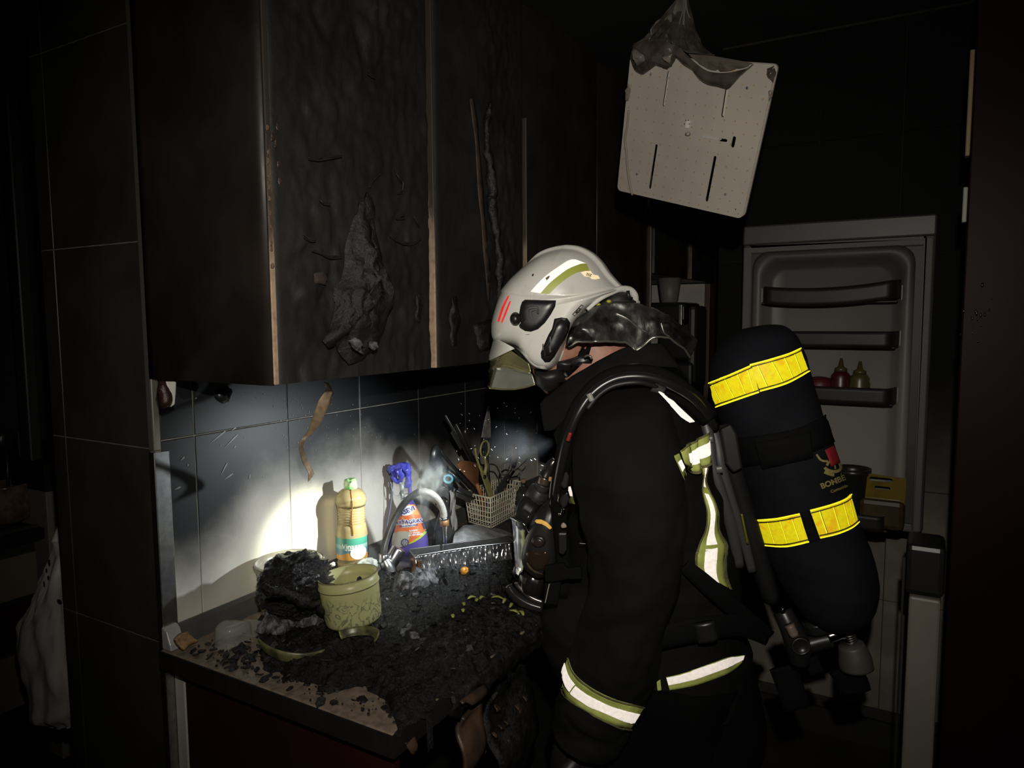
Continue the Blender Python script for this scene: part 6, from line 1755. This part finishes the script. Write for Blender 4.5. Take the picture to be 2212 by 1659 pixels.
# lung demand valve and coupling
seg2([(350,600,.0),(345,540,.0),(385,470,.0)], [.022,.027,.024], mat('valve_rubber', (.03, .03, .03), .4), 'demand_valve')
seg2([(380,470,.0),(405,420,.0)], [.017,.018], M['dark_gray'], 'valve_collar')
seg2([(405,420,.01),(425,350,.01)], [.013,.013], mat('bronze_coupling', (.28, .20, .15), .3, metal=.8), 'coupling')
seg2([(425,350,.01),(455,290,.01),(490,230,.01),(520,190,.01)], [.015,.012,.012,.009], mat('dark_coupling', (.09, .085, .08), .25, metal=.8), 'coupling_end')
lab(seg2([(478,350,.03),(474,388,.03)], [.004,.0045], mat('orange_collar', (.6, .30, .12), .4), 'orange_marker', 8), 'orange marker on the coupling')
seg2([(500,560,.10),(515,420,.11),(550,280,.12),(590,60,.14)], .0095, hose, 'mask_hose')
# pieces clipped to the chest strap
cr2 = tag(root('chest_pouch', B(1215, 1235, .2)), 'black chest strap tab and pouch on the jacket front below the mask', 'pouch')
def tabq(P, mt, nm, d=.012, s=.205):
    pts = [B(*Q((x, y))[0], s) for x, y in P]
    return MB().prism(pts, SS*d).build(nm, mt, cr2, smooth=False, bevel=.003)
tabq([(420,1175),(600,1145),(640,1195),(770,1180),(780,1300),(640,1300),(560,1320),(435,1330)], M['web'], 'flap')
tabq([(425,1340),(585,1325),(545,1550),(425,1535)], M['web'], 'strap_end', .008, .19)
tabq([(462,1355),(472,1355),(432,1535),(424,1535)], mat('pale_strap_edge', (.36, .33, .27), .5), 'pale_edge', .004, .196)
tabq([(570,560),(600,500),(645,470),(665,540),(640,600),(600,640)], M['black_plastic'], 'clip', .02, .17)
tabq([(565,320),(640,280),(662,330),(650,420),(610,450),(575,400)], M['black_plastic'], 'clip', .02, .17)
tabq([(575,800),(600,770),(630,800),(632,825),(580,828)], mat('pinkish_pull', (.36, .27, .22), .5), 'pull_tab', .006, .17)
for P in ([(545,490),(560,540),(555,580),(580,620)], [(560,690),(575,720),(600,640),(605,690)]):
    MB().tube([B(*Q((x, y))[0], .175) for x, y in P], .0024, 8, smooth=4).build('karabiner', M['chrome'], cr2)
tabq([(560,850),(640,850),(640,1010),(610,1060),(565,1040)], M['black_plastic'], 'radio_clip', .02, .17)
tabq([(752,972),(820,978),(822,984),(752,978)], mat('pale_stitch', (.30, .29, .27), .5), 'label_edge', .002, .20)
# the torch on the far chest strap, its lens towards the counter
td_ = (HOT-TORCH).normalized()
tr_ = tag(root('torch', TORCH-td_*.05), 'black right-angle torch clipped to the far chest strap, shining on the counter', 'torch')
MB().lathe([(.020, -.075), (.022, -.07), (.022, -.025), (.026, -.018), (.027, -.004), (.024, -.003), (.022, -.008), (.001, -.009)], TORCH, td_, 22, False).build('head', M['black_plastic'], tr_)
lm = NT('torch_lens'); lm.b.inputs['Emission Color'].default_value = (.95, 1, .9, 1); lm.b.inputs['Emission Strength'].default_value = 6
MB().lathe([(.018, -.0072), (.001, -.0070)], TORCH, td_, 18, False).build('lens', lm.m, tr_)
MB().tube([TORCH-td_*.055-UP*.005, TORCH-td_*.06-UP*.06, TORCH-td_*.06-UP*.12], .018, 16).build('handle', M['black_plastic'], tr_)
# ------------------------------------------------------------------ ceiling lamp plate hanging by its wires
PC = []
for (x, y), d in zip(((1362,119),(1677,140),(1603,473),(1333,411)), (1.6, 1.365, 1.568, 1.802)): PC.append(at(x, y, d))
TL, TRr, BR_, BL_ = PC
ex, ey = TRr-TL, BL_-TL
nn_ = ex.cross(ey).normalized()
if nn_.dot(CAM-TL) < 0: nn_ = -nn_
lr = tag(root('ceiling_lamp', (TL+BR_)/2), 'square white lamp plate dangling askew from the ceiling, its diffuser melted', 'lamp')
def PP_(u, v, d=0): return TL+ex*u+ey*v+nn_*d
# picture point -> plate coordinates
def puv(x, y):
    d = ray(x, y); t_ = (TL-CAM).dot(nn_)/d.dot(nn_); p = CAM+d*t_-TL
    a, b, c = ex.dot(ex), ex.dot(ey), ey.dot(ey); e_, f_ = p.dot(ex), p.dot(ey)
    D_ = a*c-b*b
    return ((e_*c-f_*b)/D_, (f_*a-e_*b)/D_)
ZL = lambda *p: zpts(p, 3.319, 1300, 0)
lx, ly = ex.length, ey.length
outer = [PP_(a/lx, b/ly) for a, b in rrect(0, lx, 0, ly, .012, 4)]
def slot_l(a, b, wd):
    (u0, v0), (u1, v1) = puv(*ZL(a)[0]), puv(*ZL(b)[0])
    p, q = V((u0*lx, v0*ly, 0)), V((u1*lx, v1*ly, 0))
    t_ = (q-p).normalized(); n_ = V((-t_.y, t_.x, 0)); P = []
    for c_, s_ in ((q, 1), (p, -1)):
        for k in range(7):
            a_ = -math.pi/2+math.pi*k/6
            P.append(c_+t_*s_*math.cos(a_)*wd+n_*s_*math.sin(a_)*wd)
    return [PP_(v.x/lx, v.y/ly) for v in P]
holes = [slot_l((391,1045),(345,1345),.0034), slot_l((811,1130),(752,1435),.0036), slot_l((850,1003),(890,1008),.0032), slot_l((949,992),(938,1045),.0042),
         slot_l((478,522),(443,752),.0034), slot_l((895,640),(866,828),.0040)]
wp = mat('warm_white_enamel', (.42, .378, .335), .45, (.365, .328, .288), 7)
plate_holes(outer, holes, -nn_*.002).build('plate', wp, lr, smooth=False)
mb = MB()
n = len(outer)
for i in range(n):
    a, b = outer[i], outer[(i+1) % n]
    mb.add([a-nn_*.002, b-nn_*.002, b-nn_*.016, a-nn_*.016], [(0, 1, 2, 3)])
mb.build('plate_skirt', wp, lr, solid=.0015)
for a, b in (((478,522),(443,752)), ((895,640),(866,828)), ((725,975),(842,998))):
    P = slot_l(a, b, .0030)
    mb = MB().prism([p-nn_*.004 for p in P], -nn_*.002); mb.build('slot_back', mat('slot_back_%d' % a[0], (.50, .46, .40), .4), lr, smooth=False)
mb = MB().prism(slot_l((728,978),(835,996),.0026), nn_*.0012); mb.build('inlay', mat('inlay_grey', (.44, .42, .39), .35), lr, smooth=False, bevel=.0005)
# LED chips: too many and too small to lift out one by one
mb = MB()
for i in range(14):
    for j in range(13):
        u, v = .03+i*.072, .05+j*.0765
        if u > .97 or v > .985: continue
        c = PP_(u, v, .0006)
        x, y = px(c)
        if y < 140 and x < 1640: continue
        mb.obox(c, ex.normalized()*.0017, ey.normalized()*.0014, nn_*.0005)
stuff(mb.build('led_chip', mat('led_chip', (.36, .26, .13), .4), lr, smooth=False))
for x, y in ((353,530),(1042,630),(252,1248),(887,1392),(960,1500)):
    u, v = puv(*ZL((x, y))[0])
    MB().sphere(PP_(u, v, .0005), .0026 if y != 1500 else .0013, 8, 6, (1, 1, 1)).build('screw', M['steel_dirty'] if y != 1500 else M['soot_black'], lr)
# connector
u, v = puv(*ZL((620, 890))[0])
cn = MB().obox(PP_(u, v, .002), ex.normalized()*.0045, ey.normalized()*.008, nn_*.002).build('connector', mat('white_connector', (.62, .60, .55), .35), lr, smooth=False, bevel=.0008)
for q in ((612,860),(628,860),(602,885),(635,885)):
    a, b = puv(*ZL(q)[0]); MB().obox(PP_(a, b, .0043), ex.normalized()*.0008, ey.normalized()*.0011, nn_*.0004).build('contact', M['soot_black'], cn, smooth=False)
u, v = puv(*ZL((620, 960))[0])
MB().sphere(PP_(u, v, .001), .0065, 12, 8, (1, 1, .7), lambda d: 1+.35*nz(d*2, 1, 2)).build('scorched_spot', mat('scorch_brown', (.10, .06, .04), .25, (.4, .34, .28), 200), lr)
# melted diffuser on the plate and up to the ceiling hook
mel = mat('melted_diffuser', (.036, .028, .023), .22, (.075, .062, .052), 30, bump=.5, bsc=110)
PBV = [MB().grid(lambda u, v: PP_(u*1.6-.3, v*1.6-.4), 2, 2).bvh()]
def melt(pts, h, nm='melted_diffuser', mt=None, dens=4, base=.001):
    b_ = badge(PBV, ZL(*pts), h, 8, base=base, dens=dens, p=3)
    for v in b_.v: v += nn_*(.004*nz(v, 55, 4)+.0015*nz(v, 160, 2))
    return b_.build(nm, mt or mel, lr)
band(PBV, ZL((520,330),(560,340),(610,385),(680,450),(760,505),(850,520),(930,515),(1000,500),(1050,485),(1095,452)), ZL((555,430),(590,465),(660,510),(700,565),(760,605),(830,620),(905,637),(950,600),(1000,545),(1100,458)), off=.003, nu=60, nv=10, wav=lambda u, t: .007*math.sin(t*math.pi)).build('melted_diffuser', mel, lr)
melt([(625,385),(800,400),(1090,450),(1050,478),(950,505),(850,515),(760,495),(690,445)], .003, mt=mat('thin_melted_film', (.10, .082, .068), .35, (.07, .056, .046), 20))
melt([(232,310),(300,295),(400,290),(480,300),(530,330),(545,400),(500,480),(470,500),(420,485),(390,470),(350,500),(300,535),(235,515),(210,420)], .012)
melt([(250,340),(330,390),(330,430),(275,465),(250,400)], .012, mt=mat('melted_grey_lip', (.14, .125, .11), .25), base=.012)
melt([(460,390),(530,380),(515,450),(480,430)], .008, mt=mat('melted_tan_lip', (.17, .14, .115), .25), base=.012)
melt([(1190,490),(1240,470),(1250,520),(1225,600),(1195,565),(1185,530)], .004)
melt([(175,640),(200,590),(210,640),(195,720),(172,730)], .004, mt=bpy.data.materials['melted_tan_lip'])
melt([(1195,650),(1215,640),(1222,690),(1200,725)], .004, mt=bpy.data.materials['melted_tan_lip'])
hook = at(*ZL((585, -60))[0], 1.62)
def sheet(edge, top, amp, nm, mt, sd=0, dback=.0):
    def fn(u, v):
        a = pl(edge, u); uu = puv(*ZL(a)[0]); p = PP_(*uu)-nn_*dback
        t0_ = pl(top, u); q = at(*ZL(t0_)[0], 1.60)-nn_*dback*.5
        k = v
        r_ = p*(1-k)+q*k
        bow = math.sin(k*math.pi)
        return r_+nn_*(amp*bow*(.6+2.2*nz((u*7, k*1.2, sd), 1.2, 4)))-UP*(.02*bow)
    return MB().grid(fn, 70, 40).build(nm, mt, lr, solid=.0015)
film = mat('smoked_plastic_film', (.085, .078, .068), .14, (.032, .028, .024), 20, bump=.4, bsc=60)
sheet([(215,330),(300,300),(400,320),(520,350)], [(560,-40),(570,-40),(580,-40),(590,-40)], .02, 'melted_film', film, 1)
sheet([(420,330),(520,340),(600,380),(790,400)], [(580,-40),(590,-40),(596,-40),(602,-40)], .012, 'melted_film', film, 5, .008)
# bulged bubble of film at the left of the bunch
def bub(u, v):
    a = 2*math.pi*u
    P = pl([(585,-30,8),(560,80,30),(480,140,80),(440,200,85),(420,270,60),(430,330,30)], v)
    q = at(*ZL((P[0]+P[2]*math.cos(a), P[1]+P[2]*.3*math.sin(a)))[0], 1.585)
    return q+nn_*(.02*math.sin(a)+.006*nz((u*6, v*4, 2), 1, 2))
MB().grid(bub, 36, 30, cu=True).build('melted_bubble', mat('pale_smoked_film', (.16, .15, .13), .2, (.06, .055, .05), 10), lr)
for P, rd in (([(575,-60),(583,60),(560,150),(560,200),(590,270),(610,325)], .0016), ([(600,-60),(612,80),(640,150),(630,230),(618,320)], .0018), ([(590,-60),(598,40),(590,100),(585,180)], .0026)):
    MB().tube([at(*ZL(q)[0], 1.565) for q in P], rd, 8, smooth=6).build('wire', mat('wire_sheath_%d' % P[0][0], (.13, .12, .105), .3), lr)
tpw = at(*ZL((590, -60))[0], 1.6)
MB().tube([tpw, tpw*.5+V((tpw.x+.02, tpw.y-.01, 2.56))*.5, V((tpw.x+.03, tpw.y-.02, 2.565))], .003, 8, smooth=4).build('hanging_wire', M['black_rubber'], lr)
MB().lathe([(.03, 0), (.03, -.012), (.01, -.02)], (tpw.x+.03, tpw.y-.02, 2.5595), seg=16).build('ceiling_cup', M['dark_gray'], lr)
# edge cable over the plate's left
cbp = [(200,790),(190,900),(175,985),(183,1080),(192,1200),(205,1300),(226,1395)]
MB().tube([PP_(*puv(*ZL(q)[0]), .004) for q in cbp], .0026, 8, smooth=5).build('cable', mat('dirty_cable', (.24, .215, .16), .4), lr)

# ------------------------------------------------------------------ spray of droplets in the torch beam, smoke wisps
dm = MB()
for _ in range(60):
    x, y = random.uniform(985, 1195), random.uniform(865, 1020)
    p = at(x, y, random.uniform(1.6, 1.9))
    l = random.uniform(.001, .0035)
    d_ = (V((random.gauss(0, .3), random.gauss(-.3, .2), random.gauss(-.2, .6)))).normalized()*l
    dm.tube([p-d_, p, p+d_], [.0001, .00024, .0001], 5)
o = dm.build('water_droplet', mat('droplet', (.85, .88, .9), .15)); stuff(o); tag(o, 'spray of tiny water droplets in the torch beam below the visor', 'water')
def smoke(name, c, r3, dens, scale, label, thr=(.45, .72), aniso=.2, color=(.75, .85, 1.0), rot=0):
    mb = MB().sphere((0, 0, 0), 1, 24, 14)
    me_o = mb.build(name, None, origin=(0, 0, 0))
    me_o.data.materials.clear()
    me_o.location = V(c); me_o.scale = r3; me_o.rotation_euler = (0, rot, 0)
    mt = bpy.data.materials.new(name); mt.use_nodes = True
    nt = mt.node_tree; nt.nodes.remove(nt.nodes['Principled BSDF'])
    tc_ = nt.nodes.new('ShaderNodeTexCoord')
    ln = nt.nodes.new('ShaderNodeVectorMath'); ln.operation = 'LENGTH'; nt.links.new(tc_.outputs['Object'], ln.inputs[0])
    fo = nt.nodes.new('ShaderNodeMapRange'); fo.interpolation_type = 'SMOOTHSTEP'
    for i, q in enumerate((1.0, .25, 0, 1)): fo.inputs[i+1].default_value = q
    nt.links.new(ln.outputs['Value'], fo.inputs[0])
    ge = nt.nodes.new('ShaderNodeNewGeometry')
    ns = nt.nodes.new('ShaderNodeTexNoise'); ns.inputs['Scale'].default_value = scale; ns.inputs['Detail'].default_value = 4; ns.inputs['Distortion'].default_value = 1.6
    mp_ = nt.nodes.new('ShaderNodeMapping'); mp_.inputs['Scale'].default_value = (1, 1, .6); nt.links.new(ge.outputs['Position'], mp_.inputs[0]); nt.links.new(mp_.outputs[0], ns.inputs['Vector'])
    rg = nt.nodes.new('ShaderNodeMapRange'); rg.interpolation_type = 'SMOOTHSTEP'
    for i, q in enumerate((thr[0], thr[1], 0, 1)): rg.inputs[i+1].default_value = q
    nt.links.new(ns.outputs['Fac'], rg.inputs[0])
    mu = nt.nodes.new('ShaderNodeMath'); mu.operation = 'MULTIPLY'; nt.links.new(fo.outputs[0], mu.inputs[0]); nt.links.new(rg.outputs[0], mu.inputs[1])
    m2 = nt.nodes.new('ShaderNodeMath'); m2.operation = 'MULTIPLY'; m2.inputs[1].default_value = dens; nt.links.new(mu.outputs[0], m2.inputs[0])
    vs = nt.nodes.new('ShaderNodeVolumeScatter'); vs.inputs['Color'].default_value = (*color, 1); vs.inputs['Anisotropy'].default_value = aniso
    nt.links.new(m2.outputs[0], vs.inputs['Density'])
    nt.links.new(vs.outputs[0], nt.nodes['Material Output'].inputs['Volume'])
    me_o.data.materials.append(mt)
    stuff(me_o); tag(me_o, label, 'smoke')
    return me_o
smoke('smoke_wisp', at(925, 1035, 1.72), (.085, .06, .065), 7, 26, 'bluish smoke wisp curling between the two spray bottles')
smoke('smoke_wisp', at(900, 1110, 1.66), (.07, .05, .085), 3.2, 22, 'thin smoke drifting in front of the tap hose')
smoke('smoke_wisp', at(955, 1150, 1.66), (.05, .04, .05), 2.5, 30, 'low wisp of smoke beside the falling water')
smoke('smoke_haze', at(1110, 925, 1.66), (.13, .10, .10), .25, 9, 'faint blue haze in the torch beam below the visor', (.3, .7))
